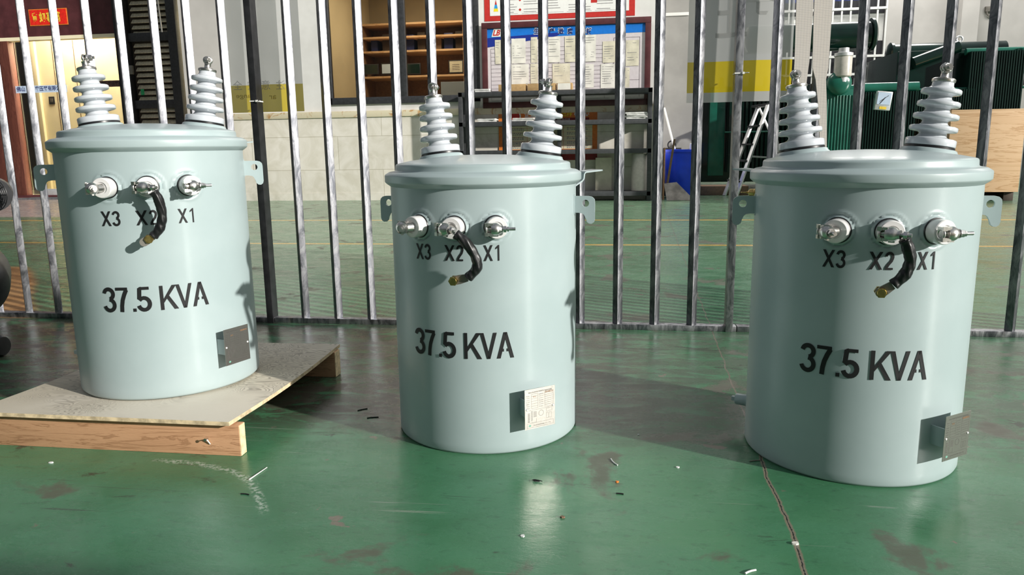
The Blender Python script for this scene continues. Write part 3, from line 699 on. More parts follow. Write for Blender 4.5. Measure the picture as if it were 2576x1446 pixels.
# banners tied to the fence
def banner(label, xa, xb, yb, ytop_band, ybot_band, V, words):
    T = None
    A, B = W(xa, yb, V), W(xb, yb, V); x0, x1 = A.x, B.x; zb = (A.z+B.z)/2; xm = (xa+xb)/2
    z1, z0 = W(xm, ytop_band, V).z, W(xm, ybot_band, V).z; ztop = 1.72
    def fn(x, y):
        u = x-x0; return Vector((x, V+.006*math.sin(u*23)+.004*math.sin(u*9+y*2.0), y))
    T = thing('banner', label, 'banner', ((x0+x1)/2, V, zb), 0, 'clear banners tied to the fence'); o_ = Vector(((x0+x1)/2, V, zb))
    def sheet(za, zb_, name, mat):
        mb = MB(); n_, m_ = 40, 10; vs = [fn(x0+(x1-x0)*i_/n_, za+(zb_-za)*j/m_)-o_ for j in range(m_+1) for i_ in range(n_+1)]
        mb.add(vs, [(j*(n_+1)+i_, j*(n_+1)+i_+1, (j+1)*(n_+1)+i_+1, (j+1)*(n_+1)+i_) for j in range(m_) for i_ in range(n_)])
        return mb.build(name, mat, T)
    if z0-zb > .005: sheet(zb, z0, 'hem', 'film_white')
    sheet(z0, z1, 'yellow_band', 'film_yellow'); s_ = sheet(z1, ztop, 'clear_sheet', 'film_white')
    mb = MB()
    for (t_, xp, yp, w, h_, mi) in words:
        Q = W(xp, yp, V); put_text(mb, t_, lambda x, y: fn(x, y)+Vector((0, -.0015, 0))-o_, w, h_, mi, .01, Q.x, Q.z, True)
    mb.build('faint_lettering', ['film_ink', 'film_ink_y'], T, smooth=False)
    return T
banner('clear banner with a yellow band, tied beside the transformer on the pallet', 566, 766, 283, 213, 282, 2.715,
       [('全', 585, 226, .036, .034, 0), ('安', 622, 226, .036, .034, 0), ('意', 660, 226, .036, .034, 0), ('注', 698, 226, .036, .034, 0), ('ange', 592, 250, .060, .016, 1), ('ar', 680, 250, .028, .014, 1)])
banner('clear banner with a yellow band and white hem, tied in front of the ladder', 1727, 1988, 256, 153, 231, 2.715,
       [('止', 1800, 95, .10, .14, 0), ('手', 1858, 40, .12, .12, 0)])
for (px_, py_, u_, lab) in ((650, 254, -1.3355, 'white zip tie on the fence post beside the pallet transformer'), (1857, 184, .3735, 'white zip tie on the fence post in front of the ladder')):
    q = W(px_, py_, 2.638); z_ = q.z
    mb = MB().box(u_-.0145, u_+.0145, 2.6355, 2.6375, z_-.002, z_+.002).box(u_-.0145, u_-.0130, 2.636, 2.686, z_-.002, z_+.002).box(u_+.013, u_+.0145, 2.636, 2.686, z_-.002, z_+.002).box(u_-.0145, u_+.0145, 2.6845, 2.6860, z_-.002, z_+.002)
    mb.box(u_+.010, u_+.017, 2.632, 2.638, z_-.0035, z_+.0035).cyl((u_+.015, 2.635, z_), (u_+.030, 2.628, z_), .0016, n=8)
    tag(mb.build('zip_tie', 'zip'), lab, 'zip tie', 'zip ties on the fence')

# hanging slings behind the right transformer
def ribbon(rows, V, th=.004):
    mb = MB(); vs = []
    for (xa, xb, y, dv) in rows:
        a, b_ = W(xa, y, V+dv), W(xb, y, V+dv)
        vs += [a, b_, b_+Vector((0, th, 0)), a+Vector((0, th, 0))]
    fs = []
    for j in range(len(rows)-1):
        for k_ in range(4): fs.append((j*4+k_, j*4+(k_+1) % 4, (j+1)*4+(k_+1) % 4, (j+1)*4+k_))
    fs += [(0, 1, 2, 3), tuple(4*(len(rows)-1)+k_ for k_ in (3, 2, 1, 0))]
    return mb.add(vs, fs)
tag(ribbon([(2010, 2052, -160, 0), (2006, 2048, -60, 0), (2003, 2046, 20, .002), (1999, 2036, 155, .003), (1996, 2030, 200, 0), (1990, 2022, 280, .0), (1984, 2014, 400, 0), (1975, 2002, 620, 0)], 2.12).build('lifting_sling', 'webbing'),
    'grey-shaded webbing sling hanging directly behind the left insulator of the transformer nearest the ladder', 'lifting sling', 'webbing slings behind the right transformer')
tag(ribbon([(2058, 2104, -160, 0), (2052, 2098, -60, 0), (2048, 2094, 20, 0), (2044, 2084, 170, .0), (2052, 2078, 200, .0), (2058, 2080, 260, 0), (2064, 2080, 380, 0), (2066, 2080, 620, 0)], 2.16, .006).build('lifting_sling', 'webbing'),
    'brighter webbing sling, narrowing downward between the two insulators of the transformer nearest the ladder', 'lifting sling', 'webbing slings behind the right transformer')

# ------------------------------------------------------------------ back wall with window and cladding
WV = 9.57
wx = lambda px, py=200, V=WV: W(px, py, V).x
wz = lambda px, py, V=WV: W(px, py, V).z
UL = -5.18; UR = .40
winL, winR = wx(822, 262), wx(1209, 256); winB = 1.235; winT = 3.1
mb = MB().box(UL, UR, WV, WV+.22, 0, winB).box(UL, winL, WV, WV+.22, winB, winT).box(winR, UR, WV, WV+.22, winB, winT).box(UL, UR, WV, WV+.22, winT, 4.6)
struct(mb.build('wall_back', 'wall', smooth=False))
led0, led1 = 1.070, 1.150
struct(MB().box(UL, UR-.002, WV-.030, WV, .10, led0).build('trim_1', 'marble', smooth=False))
struct(MB().box(UL, UR-.002, WV-.045, WV, led0, led1).build('trim_2', 'ledge', bevel=.004))
struct(MB().box(UL, UR-.002, WV-.034, WV, 0, .10).build('baseboard_back', 'marble', smooth=False))
# window frame, mullions, glass
wo = MB().box(winL, winR, WV-.03, WV+.05, winB, winB+.085).box(winL, winL+.09, WV-.03, WV+.05, winB, winT).box(winR-.08, winR, WV-.03, WV+.05, winB, winT)
wo.box(winL, winR, WV-.03, WV+.05, winT-.08, winT)
xm = wx(1013, 150)
wo.box(xm-.045, xm+.045, WV-.025, WV+.05, winB, winT)
wo = struct(wo.build('window_1', 'dark_frame', bevel=.004))
MB().box(winL+.08, xm-.04, WV+.010, WV+.016, winB+.07, winT-.07).build('window_pane', 'glass', wo, smooth=False)
MB().box(xm+.04, winR-.07, WV+.022, WV+.028, winB+.07, winT-.07).build('window_pane', 'glass', wo, smooth=False)
# office room behind the window
o1, o2, oV = winL-.25, winR+.1, 12.2
struct(MB().box(o1, o2, oV, oV+.1, .0, 3.3).build('wall_office_back', 'interior', smooth=False))
struct(MB().box(o1-.1, o1, WV+.22, oV, 0, 3.3).build('wall_office_left', 'interior_light', smooth=False))
struct(MB().box(o2, o2+.1, WV+.22, oV, 0, 3.3).build('wall_office_right', 'interior', smooth=False))
struct(MB().box(o1, o2, WV+.22, oV, 3.2, 3.3).build('ceiling_office', 'interior_light', smooth=False))
cb = thing('office_shelf_unit', 'brown wooden shelf unit inside the office, seen through the window', 'shelf', ((o1+o2)/2, 11.9, 0))
cx_ = (o1+o2)/2; hw = (o2-o1)/2-.05
MB().box(-hw, hw, .25, .28, .05, 2.55).build('back_panel', 'shelf_wood', cb, smooth=False)
zsh = [.9, wz(1000, 192, 11.6), wz(1000, 128, 11.6), wz(1000, 92, 11.6), 2.55]
for z_ in zsh: MB().box(-hw, hw, -.28, .28, z_-.02, z_+.01).build('shelf_board', 'crate_ply', cb, bevel=.002)
for x_ in (-hw, -.55, .45, hw-.02): MB().box(x_, x_+.02, -.27, .26, .05, 2.54).build('upright', 'shelf_wood', cb, smooth=False)
for (xa, ya, xb, yb, mt, lab, V_) in ((915, 160, 950, 187, 'green_dark', 'dark green picture on the lower office shelf, left of the white one', 11.6), (958, 158, 985, 187, 'sticker', 'pale blue framed sheet on the lower office shelf', 11.6),
        (1020, 158, 1056, 187, 'green_dark', 'dark green picture on the lower office shelf beside the window mullion', 11.6), (1128, 150, 1164, 184, 'paper_aged', 'framed cream certificate on the office shelf near the red poster', 11.6), (1182, 150, 1204, 184, 'paper_aged', 'framed cream certificate on the office shelf at the window edge', 11.6)):
    a, b_ = W(xa, yb, V_), W(xb, ya, V_)
    T_ = thing('picture_frame', lab, 'picture frame', ((a.x+b_.x)/2, V_+.03, a.z), 0, 'framed pictures on the office shelf'); w_, h_ = (b_.x-a.x)/2, b_.z-a.z
    MB().box(-w_, w_, 0, .03, 0, h_).build('frame', 'frame_dark', T_, bevel=.003)
    mb = MB().box(-w_+.015, w_-.015, -.002, 0, .015, h_-.015); mb.build('picture', mt, T_, smooth=False)
    if mt == 'paper_aged':
        t2 = MB()
        for q in range(4): t2.box(-w_*.5, w_*.5, -.0035, -.002, h_*(.25+.13*q), h_*(.25+.13*q)+.006)
        t2.build('text_lines', 'line', T_, smooth=False)
for k_ in range(9):
    x_ = -hw+.15+k_*.19; w_ = random.uniform(.05, .085); h_ = random.uniform(.2, .30)
    o = MB().box(-w_, w_, -.1, .1, 0, h_).build('file_box', ('navy_txt', 'dark_int', 'stick_wood')[k_ % 3], bevel=.004)
    o.location = (cx_+x_+(.05 if k_ > 4 else 0), 11.88, zsh[2]+.012)
    tag(o, ('dark blue', 'black', 'brown')[k_ % 3]+' file box standing on the upper office shelf, behind the window', 'file box', 'file boxes on the upper office shelf')
desk = MB().box(wx(1110, 250, 10.4), wx(1205, 250, 10.4), 10.4, 10.44, .005, wz(1150, 205, 10.4)).build('desk_screen', 'sticker', bevel=.004)
desk.location.z = 0
tag(desk, 'pale blue partition panel low inside the office window', 'divider')
struct(MB().box(o1, o2, WV+.22, oV, -.02, .004).build('floor_office', 'interior', smooth=False))

# red poster above the board
def flat(name, x0, x1, z0, z1, V, mat, th=.004): return MB().box(x0, x1, V-th, V, z0, z1)
def poster_fn(x0, z0, V): return lambda x, y: Vector((x0+x, V, z0+y))
px0, px1, pz0 = wx(1219, 45), wx(1597, 35), 2.195; pz1 = 3.25
T_ = thing('safety_poster', 'red-bordered safety poster on the wall above the framed board', 'poster', ((px0+px1)/2, WV, pz0)); o_ = Vector(((px0+px1)/2, WV, pz0))
mb = MB().box(px0-o_.x, px1-o_.x, -.004, 0, 0, pz1-pz0); mb.build('border', 'red', T_, smooth=False)
MB().box(px0-o_.x+.07, px1-o_.x-.07, -.006, -.004, .06, pz1-pz0-.1).build('sheet', 'white', T_, smooth=False)
mb = MB(); y_ = -.0068
def r_(x0, z0, x1, z1, mi): mb.add([(x0, y_, z0), (x1, y_, z0), (x1, y_, z1), (x0, y_, z1)], [(0, 1, 2, 3)], mi)
Wd = px1-px0; x0 = -Wd/2
for cidx, (xa, xb) in enumerate(((.22, .42), (.47, .68), (.72, .98), (1.02, 1.32), (1.36, 1.62))):
    for q in range(17):
        if (q+cidx*2) % 5 == 4: continue
        z_ = .09+q*.030; r_(x0+xa+.02, z_, x0+xa+(xb-xa)*random.uniform(.7, 1), z_+.008, 0)
    for q in range(3): r_(x0+xa, .075+q*.16, x0+xb, .077+q*.16, 1)
for q in range(3):
    for sx in (.445, ): 
        z_ = .12+q*.115; mb.add([(x0+sx-.018, y_, z_), (x0+sx, y_, z_-.018), (x0+sx+.018, y_, z_), (x0+sx, y_, z_+.018)], [(0, 1, 2, 3)], 2)
    r_(x0+1.31, .165+q*.055, x0+1.385, .20+q*.055, 2)
mb.add([(x0+.115, y_, .11), (x0+.175, y_, .11), (x0+.168, y_, .145), (x0+.122, y_, .145)], [(0, 1, 2, 3)], 3)
mb.add([(x0+.122, y_, .145), (x0+.168, y_, .145), (x0+.158, y_, .19), (x0+.132, y_, .19)], [(0, 1, 2, 3)], 4)
mb.add([(x0+.132, y_, .19), (x0+.158, y_, .19), (x0+.145, y_, .25)], [(0, 1, 2)], 2)
for q, mi in ((.26, 4), (.33, 5), (.40, 6)): mb.add([(x0+q+.024*math.cos(2*PI*k_/14), y_, .305+.024*math.sin(2*PI*k_/14)) for k_ in range(14)], [tuple(range(14))], mi)
mb.build('print', ['txt_line', 'line', 'red', 'yellow', 'blue_s', 'green_s', 'orange'], T_, smooth=False)

# framed production board
bx0, bx1, bz0, bz1 = wx(1213, 59), wx(1638.5, 42), 1.143, 2.168
BV = WV-.05
T_ = thing('notice_board', 'maroon-framed production board with a blue header, hung above the black rack', 'notice board', ((bx0+bx1)/2, BV, bz0)); bw = (bx1-bx0)/2; bh = bz1-bz0
mb = MB().box(-bw, bw, -.02, .02, 0, .07).box(-bw, bw, -.02, .02, bh-.07, bh).box(-bw, -bw+.07, -.02, .02, .07, bh-.07).box(bw-.07, bw, -.02, .02, .07, bh-.07)
mb.build('frame', 'maroon', T_, bevel=.006)
fc = MB().box(-bw+.06, bw-.06, 0, .015, .06, bh-.06).build('face', 'board_face', T_, smooth=False)
hd = MB(); y_ = -.0015
hd.add([(-bw+.07, y_, bh-.29), (-bw*.1, y_, bh-.185), (bw-.07, y_, bh-.175), (bw-.07, y_, bh-.07), (-bw+.07, y_, bh-.07)], [(0, 1, 2, 3, 4)], 0)
hd.add([(-bw+.07, y_-.001, bh-.29), (-bw*.1, y_-.001, bh-.185), (-bw*.02, y_-.001, bh-.14), (-bw+.07, y_-.001, bh-.18)], [(0, 1, 2, 3)], 1)
hd.build('blue_header', ['board_blue', 'board_navy'], T_, smooth=False)
for (ch, px) in (('生', 1351), ('产', 1389), ('进', 1412), ('度', 1435), ('看', 1460), ('板', 1482)):
    X_ = wx(px, 77)-T_.location.x; Z_ = wz(px, 80)-bz0; lt = MB()
    put_text(lt, ch, lambda x, y: Vector((x, y_-.0022, y)), .078, .082, 1, .07, X_-.039, Z_-.039)
    put_text(lt, ch, lambda x, y: Vector((x, y_-.0034, y)), .066, .070, 0, .03, X_-.033, Z_-.033)
    lt.build('header_character', ['navy_txt', 'white'], T_, smooth=False)
lt = MB(); X_ = wx(1250, 80)-T_.location.x; Z_ = wz(1250, 92)-bz0
lt.add([(X_-.06, y_-.003, Z_-.01), (X_+.055, y_-.003, Z_-.01), (X_+.085, y_-.003, Z_+.085), (X_-.03, y_-.003, Z_+.085)], [(0, 1, 2, 3)], 0)
put_text(lt, 'LB', lambda x, y: Vector((x+(y-Z_)*.3, y_-.0042, y)), .085, .068, 1, .03, X_-.045, Z_+.003)
lt.build('header_logo', ['white', 'red'], T_, smooth=False)
gd = MB(); 
for q in range(14): gd.box(-bw+.11, bw*.52, y_-.0004, y_, .09+q*.048, .0925+q*.048)
for q in range(6):
    x_ = -bw+.11+q*.28; gd.box(x_, x_+.0025, y_-.0004, y_, .09, bh-.31)
gd.box(bw*.56, bw*.58, y_-.0004, y_, .5, .503)
for (a, c2, e, g2) in ((bw*.57, bw-.13, bh-.23, .003), (bw*.57, bw-.13, .30, .003)): gd.box(a, c2, y_-.0004, y_, e, e+g2)
gd.box(bw*.57, bw*.57+.003, y_-.0004, y_, .30, bh-.23); gd.box(bw-.133, bw-.13, y_-.0004, y_, .10, bh-.23)
gd.build('grid_lines', 'line', T_, smooth=False)
papers = [(1246, 100, 1262, 161, 'paper_aged'), (1287, 96, 1322, 160, 'paper'), (1336, 93, 1352, 158, 'paper_aged'), (1378, 92, 1409, 157, 'paper'), (1421, 91, 1448, 156, 'paper_aged'), (1470, 87, 1499, 155, 'paper'),
          (1516, 103, 1548, 158, 'paper_aged'), (1574, 100, 1608, 166, 'paper_aged'), (1287, 161, 1330, 212, 'paper'), (1335, 160, 1353, 210, 'paper_aged'), (1390, 159, 1434, 210, 'paper_aged'), (1466, 161, 1494, 221, 'paper'), (1511, 160, 1548, 222, 'paper'), (1569, 170, 1584, 220, 'paper_aged')]
desc = ['leftmost narrow aged sheet in the upper row', 'wrinkled white sheet in the upper row below the header logo', 'narrow curled sheet in the upper row under the first gap', 'white sheet with a round stamp, upper row middle', 'aged sheet in the upper row right of the round-stamp one', 'white sheet in the upper row under the last header character',
        'yellowed sheet in the right-hand frame, left of its partner', 'yellowed wrinkled sheet nearest the right edge', 'white sheet at the left of the lower row', 'torn narrow sheet in the lower row', 'yellowed sheet in the lower row middle', 'white sheet with a stamp in the lower row', 'widest white sheet in the lower row with a stamp', 'narrow aged strip low at the right']
for (xa, ya, xb, yb, mt), ds in zip(papers, desc):
    a, b_ = W(xa, yb, BV-.004), W(xb, ya, BV-.004)
    wd, hh = b_.x-a.x, b_.z-a.z
    def pf(x, y): return Vector((x, -.0045-.003*math.sin(x*40)*math.sin(y*17+xa), y))
    pp = thing('paper_sheet', ds+' of the maroon-framed board', 'paper', (a.x, BV, a.z), 0, 'papers pinned on the production board')
    mb = MB(); n_ = 8; mb.add([pf(wd*i_/n_, hh*j/n_) for j in range(n_+1) for i_ in range(n_+1)], [(j*(n_+1)+i_, j*(n_+1)+i_+1, (j+1)*(n_+1)+i_+1, (j+1)*(n_+1)+i_) for j in range(n_) for i_ in range(n_)])
    mb.build('sheet', mt, pp)
    mb = MB()
    for q in range(int(hh/.030)-1):
        if random.random() < .25: continue
        z_ = hh-.035-q*.028; x1_ = wd*random.uniform(.5, .9); xs_ = wd*.1
        mb.add([pf(xs_, z_)+Vector((0, -.001, 0)), pf(x1_, z_)+Vector((0, -.001, 0)), pf(x1_, z_+.005)+Vector((0, -.001, 0)), pf(xs_, z_+.005)+Vector((0, -.001, 0))], [(0, 1, 2, 3)])
    mb.build('typed_lines', 'txt_line', pp, smooth=False)

# orange safety notice behind the rack
ox0, ox1, oz1, oz0 = wx(1255, 275), wx(1503, 272), 1.138, .49
NV = WV-.036
T_ = thing('orange_notice', 'orange and red safety notice on the marble, behind the black rack', 'poster', ((ox0+ox1)/2, NV, oz0)); ow = (ox1-ox0)/2; oh = oz1-oz0
MB().box(-ow, ow, -.004, 0, 0, oh).build('backing', 'orange', T_, smooth=False)
mb = MB(); y_ = -.0052
def r_(x0, z0, x1, z1, mi): mb.add([(x0, y_, z0), (x1, y_, z0), (x1, y_, z1), (x0, y_, z1)], [(0, 1, 2, 3)], mi)
r_(-ow+.05, .14, ow-.06, oh-.22, 0); r_(-ow+.02, oh-.22, ow-.06, oh-.175, 1); r_(-ow+.1, oh-.165, ow-.1, oh-.13, 1); r_(-ow, 0, ow, .10, 1)
y_ = -.0062
for q in range(5): r_(-ow+.05, .14+.055*q+.04, ow-.06, .142+.055*q+.04, 2)
r_(-ow+.36, .14, -ow+.363, oh-.22, 2); r_(ow-.42, .14, ow-.417, oh-.22, 2)
for q in range(5):
    for (xa, xb) in ((.10, .32), (.42, .70), (.86, 1.1)):
        for s_ in range(2):
            x_ = -ow+xa
            while x_ < -ow+xb:
                w_ = random.uniform(.012, .03); r_(x_, .15+.055*q+s_*.018, x_+w_, .158+.055*q+s_*.018+random.uniform(0, .005), 3); x_ += w_+.008
mb.build('table', ['cream', 'dark_red', 'red', 'txt_line'], T_, smooth=False)
lt = MB(); f_ = lambda x, y: Vector((x, -.0070, y))
tx0 = lambda px: wx(px, 285, NV)-T_.location.x
for tx_, w_, h_, mt, bo, X_, Z_ in (('企业', .135, .075, 'white', .03, tx0(1319), oh-.115), ('一线三排', .25, .075, 'yellow', .04, tx0(1388), oh-.115), ('标识牌', .19, .075, 'white', .03, tx0(1444), oh-.115),
        ('以牺牲人的生命为代价谋取经济发展是一条红线', .74, .024, 'white', 0, -ow+.16, oh-.158), ('排查隐患时间', .2, .02, 'white', 0, -ow+.1, oh-.207), ('责任人措施', .2, .02, 'white', 0, ow-.32, oh-.207)):
    l2_ = MB(); put_text(l2_, tx_, f_, w_, h_, 0, bo, X_, Z_); l2_.build('headline', mt, T_, smooth=False)
for k_ in range(24):
    a, a2 = 2*PI*k_/24, 2*PI*(k_+1)/24; C_ = Vector((-ow+.21, 0, oh-.10))
    for r1, r2, mi in ((.075, .06, 0), (.058, .001, 2)):
        lt.add([C_+Vector((r1*math.cos(a), -.0070, r1*math.sin(a))), C_+Vector((r1*math.cos(a2), -.0070, r1*math.sin(a2))), C_+Vector((r2*math.cos(a2), -.0070, r2*math.sin(a2))), C_+Vector((r2*math.cos(a), -.0070, r2*math.sin(a)))], [(0, 1, 2, 3)], mi)
lt.build('emblem', ['white', 'yellow', 'red'], T_, smooth=False)

# black steel rack and what stands on it
SV0, SV1 = 9.20, 9.50
sx0, sx1 = wx(1152, 240, SV0), wx(1642, 225, SV0)
T_ = thing('storage_rack', 'charcoal steel storage rack against the marble wall under the board', 'rack', ((sx0+sx1)/2, (SV0+SV1)/2, 0)); sw = (sx1-sx0)/2
sz = [wz(1500, 490, SV0)+.02, wz(1500, 379, SV0), wz(1500, 305, SV0), wz(1500, 228, SV0)]
for z_ in sz: MB().box(-sw, sw, -.15, .15, z_-.035, z_+.02).build('shelf', 'shelf_metal', T_, bevel=.004)
for x_ in (-sw, sw-.05, 0.02):
    for y_2 in (-.15, .11):
        if x_ == .02 and y_2 < 0: continue
        MB().box(x_, x_+.05, y_2, y_2+.04, 0, sz[3]+.02).build('upright', 'shelf_metal', T_, bevel=.003)
def on_shelf(k_): return sz[k_]+.021
def lump(name, mat, x, y, z, w, d, h, label, cat, group=None, n=5):
    mb = MB()
    for q in range(n):
        mb.sphere((random.uniform(-.3, .3)*w, random.uniform(-.25, .25)*d, h*(.28+.12*q/n)), h*.5, 12, 8, (w/h*random.uniform(.35, .7), d/h*random.uniform(.35, .6), random.uniform(.3, .55)), 0)
    zmin = min(v_[2] for v_ in mb.v); mb.v = [(v_[0], v_[1], v_[2]-zmin) for v_ in mb.v]
    o = mb.build(name, mat); o.location = (x, y, z); return tag(o, label, cat, group)
def stack(x, y, z, w, d, n, label, th=.016):
    for q in range(n):
        mb = MB(); m_ = 8; r0, r1 = random.uniform(-.15, .15), random.uniform(-.012, .012)
        def pf(u, v_, t_): return ((u-.5)*w, (v_-.5)*d, t_+.006*math.sin(u*6+q)*math.sin(v_*5)*(.0 if t_ == 0 else 1))
        vs = [pf(i_/m_, j/m_, t_) for t_ in (0, th) for j in range(m_+1) for i_ in range(m_+1)]; N = (m_+1)**2; fs = []
        for j in range(m_):
            for i_ in range(m_):
                a = j*(m_+1)+i_; fs += [(a, a+1, a+m_+2, a+m_+1), (N+a, N+a+m_+1, N+a+m_+2, N+a+1)]
        for j in range(m_):
            a, b_ = j*(m_+1), j*(m_+1)+m_; fs += [(a, a+m_+1, N+a+m_+1, N+a), (b_, N+b_, N+b_+m_+1, b_+m_+1)]
            a, b_ = j, m_*(m_+1)+j; fs += [(a, N+a, N+a+1, a+1), (b_, b_+1, N+b_+1, N+b_)]
        o = mb.add(vs, fs).build('plastic_bag', 'bag'); o.location = (x+r1, y, z+q*(th+.004)); o.rotation_euler.z = r0
        tag(o, label, 'plastic bag', label)
stack(wx(1230, 300, 9.32)-.02, 9.32, on_shelf(2), .22, .20, 2, 'flat grey-white bag lying at the left end of the middle rack shelf')
stack(wx(1600, 290, 9.32)+.0, 9.32, on_shelf(2), .26, .22, 4, 'white bag in the pile at the right end of the middle rack shelf')
stack(wx(1318, 295, 9.32), 9.32, on_shelf(2), .26, .22, 2, 'crumpled bag on the rack shelf below the round emblem of the orange notice')
stack(wx(1214, 225, 9.32), 9.32, on_shelf(3), .18, .18, 2, 'loose plastic bag on the top shelf left end of the rack')
for (xa, xb, ya, lab, mt) in ((1253, 1323, 211, 'long flat cardboard box on the rack top, left one', 'cardboard'), (1326, 1398, 211, 'long flat cardboard box on the rack top, middle one', 'cardboard'), (1400, 1440, 211, 'short cardboard box with a printed white label on the rack top', 'cardboard')):
    a = wx(xa, 215, 9.27); b_ = wx(xb, 215, 9.27); hh = .085
    T2 = thing('cardboard_box', lab, 'box', ((a+b_)/2, 9.36, on_shelf(3)), 0, 'cardboard boxes on the rack top'); w_ = (b_-a)/2-.004
    MB().box(-w_, w_, -.09, .09, 0, hh).build('carton', 'cardboard', T2, bevel=.002)
    MB().box(-w_+.004, w_-.004, -.004, .004, hh-.0005, hh+.0008).build('tape_strip', 'paper_aged', T2, smooth=False)
    if xa == 1400:
        MB().box(-w_+.01, w_-.02, -.0915, -.090, .006, hh-.004).build('shipping_label', 'paper', T2, smooth=False)
rl = MB().lathe([(.03, 0), (.095, .0), (.098, .004), (.098, .44), (.095, .445), (.03, .445)], 36).build('film_roll', 'roll')
rl.location = (wx(1608, 480, 9.32), 9.32, on_shelf(0)); tag(rl, 'upright translucent film roll on the lowest rack shelf', 'roll')
pb = MB().box(-.10, .10, -.03, .03, 0, .40).build('panel', 'paper_aged', bevel=.004); pb.location = (wx(1518, 480, 9.45), 9.46, on_shelf(0)); pb.rotation_euler.x = 0
tag(pb, 'tall cream panel leaning on the lowest rack shelf beside the film roll', 'panel')
lump('orange_bag', 'orange', wx(1241, 305, 9.3)-.12, 9.36, on_shelf(3), .10, .08, .07, 'small orange object on the rack top near the window', 'bag')

# ------------------------------------------------------------------ left facade
LV = 10.6
struct(MB().box(-5.77, UL, WV-.05, LV+.1, 0, 4.6).build('wall_pillar_left', 'wall_grey', smooth=False))
lx = lambda px, py=200: W(px, py, LV).x
lz = lambda px, py: W(px, py, LV).z
zl = lz(200, 88)
struct(MB().box(-14, lx(312, 60), LV, LV+.12, zl, 4.6).build('trim_3', 'maroon', smooth=False))
struct(MB().box(-14, lx(312, 60), LV-.02, LV+.1, zl-.05, zl).build('trim_4', 'beige', smooth=False))
# red blessing sign
sx0_, sx1_, sz0_, sz1_ = lx(76, 60), lx(172, 60), lz(120, 64), lz(120, 22)
T_ = thing('blessing_sign', 'red and gold blessing sign on the maroon lintel above the door', 'sign', ((sx0_+sx1_)/2, LV, sz0_)); w_ = (sx1_-sx0_)/2; h_ = sz1_-sz0_
MB().box(-w_, w_, -.006, 0, 0, h_).build('border', 'orange', T_, smooth=False)
MB().box(-w_+.012, w_-.012, -.008, -.006, .012, h_-.012).build('panel', 'bright_red', T_, smooth=False)
lt = MB(); ff = lambda x, y: Vector((x, -.0092, y))
for k_, ch in enumerate('意如事萬'): put_text(lt, ch, ff, .105, .145, 0, .05, -w_+.045+k_*.122, .045)
lt.build('golden_characters', 'gold', T_, smooth=False)
# glazed entrance: red posts, glass leaves, beige panels behind
for nme, xa, xb in (('trim_5', 0, 27), ('trim_6', 29, 50)):
    struct(MB().box(lx(xa-30 if xa == 0 else xa-12, 300)-.02, lx(xb-6, 300)+.02, LV-.03, LV+.09, 0, zl-.05).build(nme, 'red_wood', bevel=.004))
dr = MB().box(lx(60, 330), lx(312, 330), LV+.03, LV+.04, .03, zl-.05).build('door_1', 'glass', smooth=False); struct(dr)
xs0, xs1 = lx(18, 223), lx(166, 223); zs0, zs1 = lz(90, 233), lz(90, 215)
st_ = MB().box(xs0, xs1, LV+.018, LV+.020, zs0, zs1).build('sticker_strip', 'sticker', dr, smooth=False)
lt = MB()
put_text(lt, '佛山', lambda x, y: Vector((x, LV+.0168, y)), .145, .075, 0, .02, lx(39, 223), zs0+.022)
put_text(lt, '博变压器有限公司', lambda x, y: Vector((x, LV+.0168, y)), .56, .075, 0, .02, lx(76, 223), zs0+.022)
put_text(lt, 'LB', lambda x, y: Vector((x, LV+.0168, y)), .075, .08, 1, .05, lx(24, 223), zs0+.02)
lt.build('sticker_lettering', ['navy_txt', 'red'], dr, smooth=False)
MB().box(lx(248, 210), lx(306, 210), LV+.018, LV+.020, lz(280, 218), lz(280, 202)).build('brown_strip', 'brown_strip', dr, smooth=False)
lt = MB(); put_text(lt, '佛博变压器有限', lambda x, y: Vector((x, LV+.0168, y)), .40, .065, 0, .02, lx(252, 210), lz(280, 218)+.015)
lt.build('strip_lettering', 'black_paint', dr, smooth=False)
MB().box(lx(36, 480)+.5, lx(36, 480)+.78, LV-.0, LV+.05, .03, .13).build('door_clamp', 'aluminium', dr, bevel=.004)
LV2 = 11.35
l2x = lambda px, py=300: W(px, py, LV2).x
struct(MB().box(l2x(112), -5.77, LV2, LV2+.1, 0, 3.2).build('wall_entrance_back', 'beige', smooth=False))
struct(MB().box(-14, l2x(112), LV2+1.4, LV2+1.5, 0, 3.2).build('wall_entrance_far', 'dark_int', smooth=False))
for q, px in enumerate((152, 205)):
    struct(MB().box(l2x(px)-.006, l2x(px)+.006, LV2-.004, LV2, 0, 3.2).build('trim_%d' % (7+q), 'stick_wood', smooth=False))
struct(MB().box(l2x(100), l2x(113), LV2-.05, LV2+.12, 0, 3.2).build('trim_9', 'beige', bevel=.005))
cbn = MB().box(l2x(45), l2x(85), LV2+.5, LV2+.9, 0, .45).box(l2x(45), l2x(85), LV2+.52, LV2+.55, .45, .9).build('cabinet', 'shelf_wood', bevel=.01)
tag(cbn, 'brown low cabinet inside the glazed entrance', 'cabinet')
sw_ = thing('switch_plate', 'small dark switch plate on the beige panel inside the entrance', 'switch', (l2x(131, 252), LV2, W(131, 262, LV2).z))
MB().box(-.05, .05, -.012, 0, 0, .12).build('plate', 'frame_dark', sw_, bevel=.003); MB().box(-.025, .025, -.016, -.012, .03, .09).build('button', 'dull_steel', sw_, bevel=.002)
struct(MB().box(-14, -5.8, LV-.05, LV2+1.4, -.02, .004).build('floor_entrance', 'beige', smooth=False))
struct(MB().box(-14, lx(312), LV-.08, LV+.1, .0, .035).build('trim_10', 'maroon', smooth=False))
mt_ = MB().box(-9.0, -6.6, 10.05, 10.45, 0, .014).build('door_mat', 'mat', bevel=.003); tag(mt_, 'grey ribbed door mat in front of the glazed entrance', 'mat')
mt2 = MB()
